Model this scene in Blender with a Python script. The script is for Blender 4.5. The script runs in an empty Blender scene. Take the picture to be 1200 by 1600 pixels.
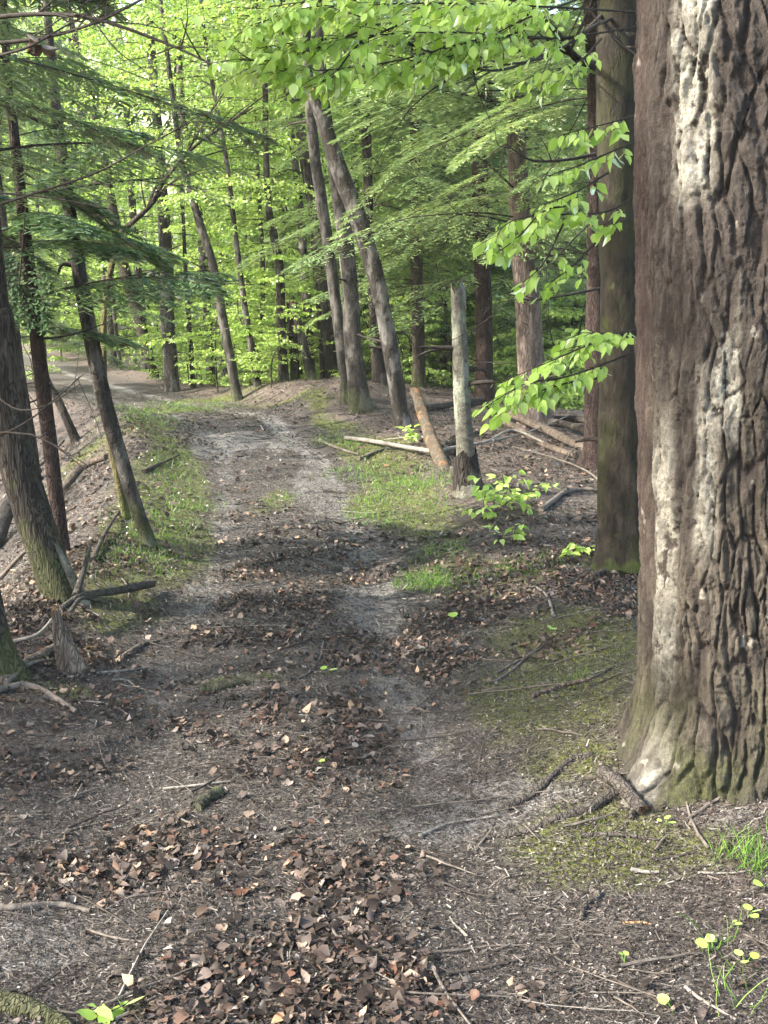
import bpy, math, random
import numpy as np
from mathutils import Vector
R = math.radians
sc = bpy.context.scene
# ------------------------------------------------------------------ camera
F = 1800.0                                   # focal length in photo pixels (photo 1200 x 1600)
PITCH = R(10.1); CZ = 1.6
cam = bpy.data.cameras.new('camera'); camo = bpy.data.objects.new('camera', cam)
sc.collection.objects.link(camo); sc.camera = camo
cam.sensor_fit = 'VERTICAL'; cam.sensor_height = 24.0; cam.lens = F / 1600 * 24.0
cam.clip_start = 0.05; cam.clip_end = 600
camo.location = (0, 0, CZ); camo.rotation_euler = (R(90) - PITCH, 0, 0)
sc.render.resolution_x = 768; sc.render.resolution_y = 1024
# ------------------------------------------------------------------ light
SUN = Vector((-0.90, -0.22, 0.66)).normalized()
EL = math.asin(SUN.z)
w = bpy.data.worlds.new('World'); sc.world = w; w.use_nodes = True
nt = w.node_tree; bg = nt.nodes['Background']
sky = nt.nodes.new('ShaderNodeTexSky'); sky.sky_type = 'NISHITA'; sky.sun_disc = False
sky.sun_elevation = EL; sky.sun_rotation = math.atan2(SUN.x, SUN.y); sky.dust_density = 3.0; sky.air_density = 1.0; sky.ozone_density = 0.6
nt.links.new(sky.outputs[0], bg.inputs[0]); bg.inputs[1].default_value = 0.15
sl = bpy.data.lights.new('sun', 'SUN'); so = bpy.data.objects.new('sun', sl); sc.collection.objects.link(so)
sl.energy = 2.7; sl.angle = R(0.6); sl.color = (1.0, 0.93, 0.82)
so.rotation_euler = SUN.to_track_quat('Z', 'Y').to_euler(); so.location = (-20, -5, 20)
sc.view_settings.view_transform = 'Standard'; sc.view_settings.look = 'None'
sc.view_settings.exposure = 2.75; sc.view_settings.gamma = 1.0
sc.cycles.max_bounces = 7; sc.cycles.diffuse_bounces = 5; sc.cycles.glossy_bounces = 2
sc.cycles.transmission_bounces = 4; sc.cycles.caustics_reflective = False; sc.cycles.caustics_refractive = False
sc.cycles.use_denoising = True; sc.cycles.denoising_prefilter = 'NONE'; sc.cycles.sample_clamp_indirect = 6.0

# ------------------------------------------------------------------ numpy noise
_rs = np.random.RandomState(7); _T = _rs.rand(512, 512)
def vn(x, y, s=0):
    x = np.asarray(x, float) + s * 37.17; y = np.asarray(y, float) + s * 91.73
    xi = np.floor(x).astype(int); yi = np.floor(y).astype(int); fx = x - xi; fy = y - yi
    fx = fx * fx * (3 - 2 * fx); fy = fy * fy * (3 - 2 * fy)
    a = _T[xi & 511, yi & 511]; b = _T[(xi + 1) & 511, yi & 511]; c = _T[xi & 511, (yi + 1) & 511]; d = _T[(xi + 1) & 511, (yi + 1) & 511]
    return (a * (1 - fx) + b * fx) * (1 - fy) + (c * (1 - fx) + d * fx) * fy
def fbm(x, y, o=4, s=0):
    t = 0; a = .5
    for i in range(o): t = t + a * (vn(x, y, s + i * 3) - .5); x = x * 2.03; y = y * 2.03; a *= .5
    return t
def worley(x, y, s=0):
    xi = np.floor(x).astype(int); yi = np.floor(y).astype(int); f1 = np.full(np.shape(x), 9.); f2 = f1.copy(); idv = np.zeros(np.shape(x))
    for a in (-1, 0, 1):
        for b in (-1, 0, 1):
            cx = xi + a; cy = yi + b; jx = _T[(cx + s * 17) & 511, (cy + s * 5) & 511]; jy = _T[(cx + 99 + s) & 511, (cy + 211) & 511]; d = np.hypot(cx + jx - x, cy + jy - y)
            c_ = d < f1; f2 = np.where(c_, f1, np.minimum(f2, d)); idv = np.where(c_, _T[(cx + 301) & 511, (cy + 77 + s) & 511], idv); f1 = np.where(c_, d, f1)
    return f1, f2, idv
def sst(x, a, b): t = np.clip((x - a) / (b - a), 0, 1); return t * t * (3 - 2 * t)
def gau(x, s): return np.exp(-(x / s) ** 2)
# ------------------------------------------------------------------ terrain height
_P = np.array([(.3,-30,0,1.3),(.3,-4,0,1.3),(.05,0,0,1.15),(-.25,3,0,1.05),(-.45,5,0,.9),(-.6,7,0,.85),(-.8,9.5,0,.9),(-1.25,12.5,.0,1.),(-2.1,16,.03,1.05),
 (-3.6,19.5,-.06,1.1),(-5.6,23.5,-.12,1.2),(-8.2,28.5,-.05,1.25),(-11.4,36,.0,1.2),(-15.5,45,.0,1.2),(-22,60,.0,1.2),(-34,90,0,1.2),(-60,160,0,1.2)])
_yy = np.linspace(-30, 160, 1901); _tab = [np.interp(_yy, _P[:,1], _P[:,k]) for k in (0, 2, 3)]
_ker = np.hanning(25); _ker /= _ker.sum(); _tab = [np.convolve(np.pad(t, 12, 'edge'), _ker, 'valid') for t in _tab]
_slope = np.gradient(_tab[0], _yy)
def path_d(x, y):
    c = np.interp(y, _yy, _tab[0]); s = np.interp(y, _yy, _slope); return (x - c) / np.sqrt(1 + s * s)
def height(x, y, fine=True):
    x = np.asarray(x, float); y = np.asarray(y, float)
    d = path_d(x, y); zp = np.interp(y, _yy, _tab[1]); hw = np.interp(y, _yy, _tab[2])
    L = -d - hw - .35 - .18 * vn(y * .9, y * 0, 5)                # beyond the left shoulder
    Lp = np.maximum(L, 0); drop = .78 * (np.sqrt(Lp ** 2 + .16) - .4); drop = 3.6 * np.tanh(drop / 3.6)
    drop = drop * (1 - sst(y, 30, 48)) - .10 * gau(L + .1, .35) * sst(y, 3, 6)
    rise = .35 * np.maximum(L - 14, 0) * (1 - sst(y, 20, 60))
    z = zp - drop + np.minimum(rise, 12)
    Rr = d - hw
    z = z + .10 * sst(Rr, 0, .8) + .05 * fbm(x * .8, y * .8, 3, 2) * 2 * sst(Rr, .1, 1.)
    rim = y - (22.0 - 2.5 * np.maximum(x - .6, 0) + 1.6 * np.maximum(x - 2.7, 0)); fall = .36 * (np.sqrt(np.maximum(rim, 0) ** 2 + .5) - .7)
    fx = 0.22 * np.maximum(x - 6.5, 0)
    z = z - 5.5 * np.tanh((fall * sst(Rr, .6, 3.5) + fx) / 5.5) * (1 - sst(y, 32, 50))
    z = z + .42 * np.exp(-((x + .62) / .95) ** 2 - ((y - 17.0) / 1.3) ** 2)   # knoll right of the bend
    z = z + .34 * np.exp(-((x + .9) / 2.3) ** 2 - ((y - 20.2) / 2.4) ** 2) * sst(Rr, 0, .9)
    z = z + .22 * np.exp(-((x - 1.25) / .8) ** 2 - ((y - 3.85) / .75) ** 2)      # raised soil round the big tree
    z = z + .12 * np.exp(-((x - .75) / .5) ** 2 - ((y - 9.4) / .6) ** 2)
    r = np.hypot(x, y)
    z = z + .33 * np.maximum(np.sqrt(np.maximum(r - 44, 0) ** 2 + 16) - 4, 0) * (1 + .25 * fbm(x * .02, y * .02, 3, 9))
    if fine:
        rut = gau(np.abs(d) - .5, .2) * (1 - sst(np.abs(y), 40, 60)); z = z - .025 * rut * (.6 + .8 * vn(y * .7, x, 3))
        z = z + .05 * fbm(x * 1.1, y * 1.1, 4, 4) + .02 * fbm(x * 6, y * 6, 3, 6) + .4 * fbm(x * .12, y * .12, 3, 8) * sst(r, 22, 40)
        m = 1 - sst(r, 5, 9); z = z + m * .012 * fbm(x * 30, y * 30, 3, 8)
    return z
CAMP = np.array((0, 0, CZ)); FW = np.array((0, math.cos(PITCH), -math.sin(PITCH))); UP = np.array((0, math.sin(PITCH), math.cos(PITCH))); RT = np.array((1., 0, 0))
def ray(px, py): return FW + RT * ((px - 600) / F) + UP * ((800 - py) / F)
def at(px, py, lift=0):
    d = ray(px, py); t = np.concatenate([np.linspace(1.2, 30, 3000), np.linspace(30.05, 200, 2000)])
    p = CAMP + d * t[:, None]; h = height(p[:, 0], p[:, 1]); i = np.argmax(p[:, 2] < h)
    q = p[i].copy(); q[2] = h[i] + lift; return q
def onplane(px, py, Y):
    d = ray(px, py); return CAMP + d * (Y / d[1])
def wpx(wid, Y): return wid * Y / F            # photo pixels -> metres at distance Y
# ------------------------------------------------------------------ mesh building
class MB:
    def __init__(s): s.V = []; s.A = []; s.F = []; s.n = 0
    def add(s, V, Fc, mat=0, a=.5):
        V = np.asarray(V, float).reshape(-1, 3); Fc = np.asarray(Fc, int)
        s.V.append(V); s.A.append(np.broadcast_to(np.asarray(a, float), (len(V),))); s.F.append((Fc + s.n, mat)); s.n += len(V); return s
    def build(s, name, mats, parent=None, smooth=False, loc=None, attrs=None):
        V = np.concatenate(s.V); me = bpy.data.meshes.new(name); me.vertices.add(len(V))
        if loc is not None: V = V - np.asarray(loc)
        me.vertices.foreach_set('co', V.astype(np.float32).ravel())
        li = np.concatenate([f.ravel() for f, m in s.F]); lt = np.concatenate([np.full(len(f), f.shape[1]) for f, m in s.F])
        ls = np.concatenate([[0], np.cumsum(lt)[:-1]]); mi = np.concatenate([np.full(len(f), m) for f, m in s.F])
        me.loops.add(len(li)); me.loops.foreach_set('vertex_index', li.astype(np.int32))
        me.polygons.add(len(lt)); me.polygons.foreach_set('loop_start', ls.astype(np.int32))
        for m in (mats if isinstance(mats, (list, tuple)) else [mats]): me.materials.append(m)
        me.polygons.foreach_set('material_index', mi.astype(np.int32))
        me.polygons.foreach_set('use_smooth', np.full(len(lt), bool(smooth)))
        at_ = me.attributes.new('v', 'FLOAT', 'POINT'); at_.data.foreach_set('value', np.concatenate(s.A).astype(np.float32))
        for k, arr in (attrs or {}).items():
            q = me.attributes.new(k, 'FLOAT', 'POINT'); q.data.foreach_set('value', np.asarray(arr, np.float32).ravel())
        me.update(calc_edges=True); me.validate()
        o = bpy.data.objects.new(name, me); sc.collection.objects.link(o)
        if parent is not None: o.parent = parent
        return o
def tag(o, label=None, cat=None, group=None, kind=None):
    for k, v in (('label', label), ('category', cat), ('group', group), ('kind', kind)):
        if v: o[k] = v
    return o
def thing(name, label, cat, loc, group=None):
    o = bpy.data.objects.new(name, None); sc.collection.objects.link(o); o.location = tuple(float(c) for c in loc); o.empty_display_size = .2
    return tag(o, label, cat, group)
def norm(a): return a / np.maximum(np.linalg.norm(a, axis=-1, keepdims=True), 1e-9)
def catmull(P, n):
    P = np.asarray(P, float); m = len(P)
    if m < 3: t = np.linspace(0, 1, n)[:, None]; return P[0] * (1 - t) + P[-1] * t
    Q = np.vstack([2 * P[0] - P[1], P, 2 * P[-1] - P[-2]]); u = np.linspace(0, m - 1 - 1e-6, n); i = u.astype(int); t = (u - i)[:, None]
    a, b, c, d = Q[i], Q[i + 1], Q[i + 2], Q[i + 3]
    return .5 * (2 * b + (c - a) * t + (2 * a - 5 * b + 4 * c - d) * t ** 2 + (3 * b - a - 3 * c + d) * t ** 3)
def tube(mb, P, Rd, sides=8, mat=0, a=.5, cap=True, jag=0, rn=None, shape=None):
    P = np.asarray(P, float); n = len(P); Rd = np.broadcast_to(np.asarray(Rd, float), (n,))
    T = norm(np.gradient(P, axis=0)); ref = np.array((0, 0, 1.)) if abs(T[:, 2]).mean() < .8 else np.array((0, 1., 0))
    X = norm(np.cross(T, ref)); Y = np.cross(X, T); th = np.linspace(0, 2 * np.pi, sides, endpoint=False)
    rr = Rd[:, None] * np.ones((1, sides))
    if shape is not None: rr = rr * shape(th[None, :], P, n)
    V = P[:, None] + rr[..., None] * (np.cos(th)[None, :, None] * X[:, None] + np.sin(th)[None, :, None] * Y[:, None])
    if jag: V[-1] += T[-1] * (rn.rand(sides, 1) * jag); V[-2] += T[-1] * (rn.rand(sides, 1) * jag * .2)
    i = np.arange(n - 1)[:, None] * sides; j = np.arange(sides)[None]; k = (j + 1) % sides
    Fq = np.stack([i + j, i + k, i + sides + k, i + sides + j], -1).reshape(-1, 4)
    aa = np.broadcast_to(np.asarray(a, float), (n,)) if np.ndim(a) else np.full(n, a)
    mb.add(V.reshape(-1, 3), Fq, mat, np.repeat(aa, sides))
    if cap:
        for e in (0, n - 1):
            c = V[e].mean(0) - (T[e] * jag * .8 if e and jag else 0); rim = V[e]
            f = np.array([[sides, q, (q + 1) % sides] for q in range(sides)])
            mb.add(np.vstack([rim, c]), f, mat + (1 if (jag and e) else 0), aa[e])
LEAF8 = np.array([(0,0,0),(.30,.22,.10),(.42,.48,.13),(.26,.78,.08),(0,1.05,-.06),(-.26,.78,.08),(-.42,.48,.13),(-.30,.22,.10)])
LEAF8F = np.array([(0,1,2,3,4),(0,4,5,6,7)])
def _l11(w, fold, sag):
    V = [(0, 0, 0)]
    for y_, k_ in ((.22, .72), (.5, 1.), (.78, .62)): V += [(-w * k_, y_ - .02, fold * k_ - sag * y_ * y_), (0, y_, -sag * y_ * y_), (w * k_, y_ - .02, fold * k_ - sag * y_ * y_)]
    return np.array(V + [(0, 1.04, -sag * 1.1)])
LEAF11 = _l11(.33, .09, .12); LEAF11F = np.array([(0,3,2,1),(1,2,5,4),(2,3,6,5),(4,5,8,7),(5,6,9,8),(7,8,9,10)])
LEAF4 = np.array([(0,0,0),(.36,.5,.07),(0,1,-.05),(-.36,.5,.07)]); LEAF4F = np.array([(0,1,2,3)])
NEED = np.array([(-.12,0,0),(.12,0,0),(.1,.75,-.03),(0,1,-.06),(-.1,.75,-.03)]); NEEDF = np.array([(0,1,2,3,4)])
TRI = np.array([(-.5,0,0),(.5,0,0),(0,1,0)]); TRIF = np.array([(0,1,2)])
def scatter(mb, S, Fc, P, D, N, size, a=None, mat=0, curl=None, rn=np.random, jit=0):
    n = len(P); k = len(S); D = norm(D); side = norm(np.cross(D, N)); N = np.cross(side, D)
    size = np.broadcast_to(np.asarray(size, float), (n,) if np.ndim(size) < 2 else (n, 3)); sz = size[:, None, None] if size.ndim == 1 else size[:, None, :]
    L = S[None] * sz
    if curl is not None:
        L[:, :, 2] *= curl[:, None]
        L[:, :, 2] += (S[None, :, 1] ** 2) * (curl[:, None] - 1.5) * -.06 * (size if size.ndim == 1 else size[:, 1])[:, None]
    if jit: L = L + rn.randn(*L.shape) * jit * (size if size.ndim == 1 else size[:, 1])[:, None, None]
    V = P[:, None] + L[..., 0:1] * side[:, None] + L[..., 1:2] * D[:, None] + L[..., 2:3] * N[:, None]
    FF = (Fc[None] + (np.arange(n) * k)[:, None, None]).reshape(-1, Fc.shape[1])
    if a is None: a = rn.rand(n)
    mb.add(V.reshape(-1, 3), FF, mat, np.repeat(a, k))
def rdir(n, rn, z=1.): v = rn.randn(n, 3); v[:, 2] *= z; return norm(v)
# ------------------------------------------------------------------ materials
def newmat(name):
    m = bpy.data.materials.new(name); m.use_nodes = True; t = m.node_tree; t.nodes.clear(); return m, t, t.nodes, t.links
def N_(nodes, typ, **kw):
    n = nodes.new('ShaderNode' + typ)
    for k, v in kw.items():
        if k in n.inputs: n.inputs[k].default_value = v
        else: setattr(n, k, v)
    return n
def ramp(nodes, stops, interp='LINEAR'):
    r = nodes.new('ShaderNodeValToRGB'); e = r.color_ramp.elements; r.color_ramp.interpolation = interp
    while len(e) < len(stops): e.new(.5)
    for q, (p, c) in zip(e, stops): q.position = p; q.color = (*c, 1)
    return r
def mix(t, fac, a, b):
    m = t.nodes.new('ShaderNodeMix'); m.data_type = 'RGBA'
    for i, v in ((0, fac), (6, a), (7, b)):
        if hasattr(v, 'is_output') or isinstance(v, bpy.types.NodeSocket): t.links.new(v, m.inputs[i])
        else: m.inputs[i].default_value = v if i == 0 else (*v, 1)
    return m.outputs[2]
def math_(t, op, a, b=0., c=0.):
    m = t.nodes.new('ShaderNodeMath'); m.operation = op
    for i, v in enumerate((a, b, c)):
        if isinstance(v, bpy.types.NodeSocket): t.links.new(v, m.inputs[i])
        else: m.inputs[i].default_value = v
    return m.outputs[0]
def attr(t, n='v'): a = t.nodes.new('ShaderNodeAttribute'); a.attribute_name = n; return a.outputs['Fac']
def noise(t, vec, scale, detail=4, rough=.6):
    n = t.nodes.new('ShaderNodeTexNoise'); n.inputs['Scale'].default_value = scale; n.inputs['Detail'].default_value = detail; n.inputs['Roughness'].default_value = rough
    if vec is not None: t.links.new(vec, n.inputs['Vector'])
    return n.outputs['Fac']
def obj_vec(t, sx=1, sy=1, sz=1):
    tc = t.nodes.new('ShaderNodeTexCoord'); mp = t.nodes.new('ShaderNodeMapping'); mp.inputs['Scale'].default_value = (sx, sy, sz)
    t.links.new(tc.outputs['Object'], mp.inputs[0]); return mp.outputs[0]
def finish(t, col, rough=.8, bump=None, bs=.3, bd=.02, spec=.3):
    b = t.nodes.new('ShaderNodeBsdfPrincipled'); o = t.nodes.new('ShaderNodeOutputMaterial')
    if isinstance(col, bpy.types.NodeSocket): t.links.new(col, b.inputs['Base Color'])
    else: b.inputs['Base Color'].default_value = (*col, 1)
    if isinstance(rough, bpy.types.NodeSocket): t.links.new(rough, b.inputs['Roughness'])
    else: b.inputs['Roughness'].default_value = rough
    b.inputs['Specular IOR Level'].default_value = spec
    if bump is not None:
        bn = t.nodes.new('ShaderNodeBump'); bn.inputs['Strength'].default_value = bs; bn.inputs['Distance'].default_value = bd
        t.links.new(bump, bn.inputs['Height']); t.links.new(bn.outputs[0], b.inputs['Normal'])
    t.links.new(b.outputs[0], o.inputs[0]); return b
def leafmat(name, stops, trans=.45, gloss=.12, tcol=1.25):
    m, t, n, l = newmat(name); r = ramp(n, stops); l.new(attr(t), r.inputs[0])
    d = n.new('ShaderNodeBsdfDiffuse'); tr = n.new('ShaderNodeBsdfTranslucent'); mx = n.new('ShaderNodeMixShader'); mx.inputs[0].default_value = trans
    g = n.new('ShaderNodeBsdfGlossy'); g.inputs['Roughness'].default_value = .45; g.inputs['Color'].default_value = (.8, .85, .8, 1); m2 = n.new('ShaderNodeMixShader')
    fr = n.new('ShaderNodeFresnel'); fr.inputs[0].default_value = 1.35
    l.new(math_(t, 'MULTIPLY', fr.outputs[0], gloss * 4), m2.inputs[0])
    mul = n.new('ShaderNodeVectorMath'); mul.operation = 'MULTIPLY'; mul.inputs[1].default_value = (tcol, tcol, tcol * .6); l.new(r.outputs[0], mul.inputs[0])
    l.new(r.outputs[0], d.inputs[0]); l.new(mul.outputs[0], tr.inputs[0]); l.new(d.outputs[0], mx.inputs[1]); l.new(tr.outputs[0], mx.inputs[2])
    l.new(mx.outputs[0], m2.inputs[1]); l.new(g.outputs[0], m2.inputs[2]); o = n.new('ShaderNodeOutputMaterial'); l.new(m2.outputs[0], o.inputs[0]); return m
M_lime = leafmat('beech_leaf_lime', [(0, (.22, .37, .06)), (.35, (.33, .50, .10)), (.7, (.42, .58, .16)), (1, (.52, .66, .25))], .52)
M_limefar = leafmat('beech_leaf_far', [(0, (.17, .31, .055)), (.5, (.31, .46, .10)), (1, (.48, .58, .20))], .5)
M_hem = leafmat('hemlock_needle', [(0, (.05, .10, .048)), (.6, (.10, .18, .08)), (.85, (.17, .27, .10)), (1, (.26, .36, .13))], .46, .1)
M_hemg = leafmat('hemlock_needle_sun_painted', [(0, (.10, .17, .075)), (.5, (.19, .29, .12)), (.8, (.32, .42, .17)), (1, (.44, .52, .22))], .46, .1)  # paler needle copy for sunlit boughs; the sunlight is put into its colour
M_grass = leafmat('grass_blade', [(0, (.08, .16, .03)), (.6, (.14, .27, .05)), (.9, (.17, .26, .07)), (1, (.2, .22, .1))], .4, .02)
M_dead = leafmat('dead_leaf', [(0, (.016, .013, .012)), (.15, (.034, .026, .022)), (.28, (.075, .052, .040)), (.40, (.055, .046, .043)), (.52, (.115, .088, .074)), (.60, (.085, .042, .028)), (.70, (.14, .115, .10)), (.80, (.20, .145, .105)), (.88, (.22, .20, .185)), (.95, (.25, .14, .08)), (1, (.34, .26, .19))], .15, .07, 1.0)
M_debris = leafmat('debris_chip', [(0, (.024, .020, .018)), (.35, (.065, .055, .048)), (.75, (.14, .12, .105)), (.95, (.19, .17, .15)), (1, (.30, .285, .26))], 0, .1)
def barkmat(name, dark, light, sz=4., sc_=18., patch=None, patch_amt=.5, moss=0., moss_h=.5, crack=.6, bs=.9, hor=False, lo=None):
    m, t, n, l = newmat(name); ov = obj_vec(t); st = obj_vec(t, 1, 1, (4. if hor else 1. / sz))
    n1 = noise(t, st, sc_, 6, .65); n2 = noise(t, ov, sc_ * .35, 4); vo = n.new('ShaderNodeTexVoronoi'); vo.feature = 'DISTANCE_TO_EDGE'; vo.inputs['Scale'].default_value = sc_ * 1.3
    dst = n.new('ShaderNodeVectorMath'); dst.operation = 'ADD'; sn = n.new('ShaderNodeTexNoise'); sn.inputs['Scale'].default_value = sc_ * .6; l.new(st, sn.inputs[0])
    vm = n.new('ShaderNodeVectorMath'); vm.operation = 'SCALE'; vm.inputs[3].default_value = .30; l.new(sn.outputs['Color'], vm.inputs[0]); l.new(st, dst.inputs[0]); l.new(vm.outputs[0], dst.inputs[1]); l.new(dst.outputs[0], vo.inputs['Vector'])
    ck = n.new('ShaderNodeMapRange'); l.new(vo.outputs['Distance'], ck.inputs[0]); ck.inputs[1].default_value = 0; ck.inputs[2].default_value = .16
    r = ramp(n, [(.3, dark), (.7, light)]); l.new(n1, r.inputs[0]); col = r.outputs[0]
    if crack: col = mix(t, math_(t, 'MULTIPLY', math_(t, 'SUBTRACT', 1., ck.outputs[0]), crack), col, tuple(c * .35 for c in dark))
    if patch:
        pn = ramp(n, [(.5, (0, 0, 0)), (.6, (1, 1, 1))]); l.new(noise(t, obj_vec(t, 1, 1, .45), 5.5, 5, .7), pn.inputs[0])
        col = mix(t, math_(t, 'MULTIPLY', pn.outputs[0], patch_amt), col, patch)
    if moss:
        tc = n.new('ShaderNodeTexCoord'); sp = n.new('ShaderNodeSeparateXYZ'); l.new(tc.outputs['Object'], sp.inputs[0])
        mr = n.new('ShaderNodeMapRange'); l.new(sp.outputs[2], mr.inputs[0]); mr.inputs[1].default_value = 0; mr.inputs[2].default_value = moss_h; mr.inputs[3].default_value = .35; mr.inputs[4].default_value = -.12
        mm = ramp(n, [(.5, (0, 0, 0)), (.62, (1, 1, 1))]); l.new(math_(t, 'ADD', n2, mr.outputs[0]), mm.inputs[0])
        col = mix(t, math_(t, 'MULTIPLY', mm.outputs[0], moss), col, (.075, .10, .022))
    h = math_(t, 'ADD', n1, math_(t, 'MULTIPLY', ck.outputs[0], .7 * crack))
    finish(t, col, .9, h, bs, .025, .2); return m
B_brown = barkmat('bark_brown', (.017, .014, .011), (.075, .062, .049), moss=.35, moss_h=.4)
B_dark = barkmat('bark_dark', (.008, .007, .006), (.04, .033, .028), patch=(.16, .14, .12), patch_amt=.35)
B_red = barkmat('bark_reddish', (.015, .011, .010), (.07, .047, .039), 3, 22)
B_grey = barkmat('bark_grey', (.012, .011, .0095), (.062, .055, .047), 2.5, 20, patch=(.17, .16, .14), patch_amt=.5, crack=.35, bs=.8, moss=.3, moss_h=.4)
B_beech = barkmat('bark_smooth_mossy', (.009, .008, .006), (.045, .038, .028), 3, 24, patch=(.038, .042, .015), patch_amt=.5, crack=.12, bs=.9, moss=.5, moss_h=.10)
B_birch = barkmat('bark_pale', (.012, .0105, .009), (.055, .048, .041), 2, 16, patch=(.20, .19, .175), patch_amt=.6, crack=.35, bs=.7)
B_lich = barkmat('bark_lichen', (.06, .057, .045), (.18, .172, .138), .8, 24, patch=(.26, .28, .22), patch_amt=.8, crack=.4, bs=.8)
B_strip = barkmat('bark_stripped', (.05, .038, .031), (.24, .19, .16), 5, 16, patch=(.06, .048, .04), patch_amt=.8, crack=.5, bs=.8)
B_moss = barkmat('bark_moss', (.05, .045, .025), (.12, .10, .05), 2, 16, patch=(.11, .11, .035), patch_amt=.7, crack=.3, moss=.5, moss_h=.3)
B_furrow = barkmat('bark_furrowed', (.020, .017, .014), (.095, .080, .065), 8, 26, moss=.3, moss_h=.5, crack=.85, bs=1.)
B_mlog = barkmat('bark_mossy_log', (.022, .022, .015), (.075, .075, .048), 3, 26, patch=(.06, .075, .025), patch_amt=.7, crack=.3)
M_wood = barkmat('broken_wood', (.18, .09, .04), (.48, .30, .16), 8, 30, crack=.4)
M_orange = barkmat('rotten_orange_wood', (.04, .034, .026), (.13, .11, .08), 3, 22, patch=(.24, .12, .05), patch_amt=.8, crack=.4)
M_oldwood = barkmat('weathered_wood', (.06, .048, .038), (.26, .21, .165), 7, 26, crack=.6)
M_twig = barkmat('twig_grey', (.045, .038, .032), (.15, .13, .11), 2, 30, crack=0, bs=.4)
M_twigd = barkmat('twig_dark', (.018, .015, .012), (.06, .05, .042), 2, 30, crack=0, bs=.4)
M_pale = barkmat('pale_branch', (.08, .072, .06), (.25, .23, .20), 2, 30, crack=.2, bs=.4)
# ------------------------------------------------------------------ ground
def blob(x, y, b): return b[4] * np.exp(-((x - b[0]) / b[2]) ** 2 - ((y - b[1]) / b[3]) ** 2)
def blobs(spec): return [(*at(px, py)[:2], rx, ry, s) for px, py, rx, ry, s in spec]
MOSS = blobs([(850,1110,.30,.42,1.1),(900,1030,.45,.45,.9),(930,1320,.26,.22,1.),(870,970,.4,.35,.6),(800,900,.5,.3,.9),(90,1080,.18,.10,1.),(190,960,.22,.3,1.),(270,860,.25,.8,1.),
  (250,780,.3,1.2,.8),(200,880,.3,1,.8),(380,1060,.3,.12,.6),(600,780,.45,1.2,.7),(560,700,.5,1.,.7),(430,780,.25,.9,.7),(700,900,.3,.4,.6),(230,740,.4,1.5,.6),(480,610,.8,.8,.5),(1130,1330,.2,.15,.6),
  (150,700,.6,1.5,.6),(900,1190,.2,.1,.7),(640,720,.5,.8,.6),(270,640,1.2,1.2,.7),(330,625,1.5,.8,.6),(660,1180,.2,.12,.2)])
CLAY = blobs([(480,750,.16,1.4,1.),(510,790,.14,.6,.9),(360,690,.5,1.2,1.),(330,710,.2,.5,.5),(440,700,.2,.6,.6),(560,950,.25,.6,.35),(400,920,.25,.4,.35),(760,1270,.3,.2,.35),(850,1240,.2,.15,.6),(30,1480,.25,.2,.7),
  (640,1300,.2,.1,.5),(780,1200,.25,.3,.2),(1150,1270,.25,.12,.6),(1050,1440,.2,.15,.35),(590,860,.2,.8,.3),(150,620,.6,4,.5)])
LIT = blobs([(150,1350,.3,.2,.4),(60,1200,.3,.2,.35),(650,1500,.2,.2,.5),(760,1560,.3,.2,.4),(800,1000,.4,.4,.8),(700,1000,.2,.4,.6),(900,960,.4,.3,.8),(330,960,.4,.25,.5),(250,1480,.35,.35,.9),(400,1420,.3,.3,.7),(470,860,.35,1.,.9),(380,880,.4,.8,.6),(360,1130,.5,.2,.5),(200,1400,.2,.2,.5),(450,860,.42,1.6,1.2),(420,820,.4,1.,.8),(330,1450,.45,.5,1.3),(350,1330,.4,.3,.7),(480,1520,.25,.3,1.1),(500,1590,.3,.2,.9),(200,1560,.3,.2,.7),(450,970,.35,.3,.9),(300,1130,.5,.22,.9),(480,1110,.4,.15,.7),
  (850,840,1.,1.2,1.3),(720,960,.35,.5,1.),(930,930,.5,.5,1.2),(740,1040,.3,.3,.7),(800,700,1.6,2.5,1.2),(430,650,.5,1.2,1.),(640,800,.2,.3,.8),(100,900,2.5,3.,1.2),(60,760,3,4,1.3),(240,690,.8,2,.5),(470,1030,.3,.2,.6),(920,1350,.25,.25,.3),(450,1180,.4,.2,.7)])
GRASS = blobs([(600,790,.35,.7,1.),(640,760,.35,1.,.8),(530,690,.3,.7,.8),(670,890,.16,.35,1.3),(650,915,.12,.15,1.3),(690,860,.18,.3,.8),(820,890,.4,.25,.7),(430,785,.16,.5,.6),(270,800,.3,1.,.5),(480,760,.1,.4,.2),
  (1180,1350,.10,.07,1.2),(1140,1320,.06,.05,.5),(560,740,.3,.6,.7),(260,640,1.,1.2,.7),(330,630,1.2,1,.5),(230,870,.2,.5,.4),(790,930,.3,.12,.4),(210,650,.7,1,.5)])
def field(B, x, y):
    f = sum(blob(x, y, b) for b in B)
    if B is MOSS or B is GRASS:
        d = path_d(x, y); hw = np.interp(y, _yy, _tab[2]); k = .75 if B is MOSS else .34
        f = f + k * gau(d + hw + .05, .32) * sst(y, 5.5, 7) * (1 - sst(y, 15, 18)) * (.4 + vn(x * 2.2, y * 1.1, 81)) + k * .8 * gau(d - hw - .15, .30) * sst(y, 6.5, 8.5) * (1 - sst(y, 17, 20)) * (.3 + 1.2 * vn(x * 2.2, y * 1.1, 83))
    return f
NX, NY = 900, 1000
v_ = np.linspace(0, 1, NY); ys = -4 + 3.2 * (np.exp(v_ * np.log((170 + 7.2) / 3.2 )) - 1); ys = np.clip(ys, -4, 170)
u_ = np.linspace(-1, 1, NX); base_ = np.sinh(u_ * 4.2) / np.sinh(4.2)
GX = base_[None, :] * 110 * np.ones((NY, 1)); GY = ys[:, None] * np.ones((1, NX))
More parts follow.
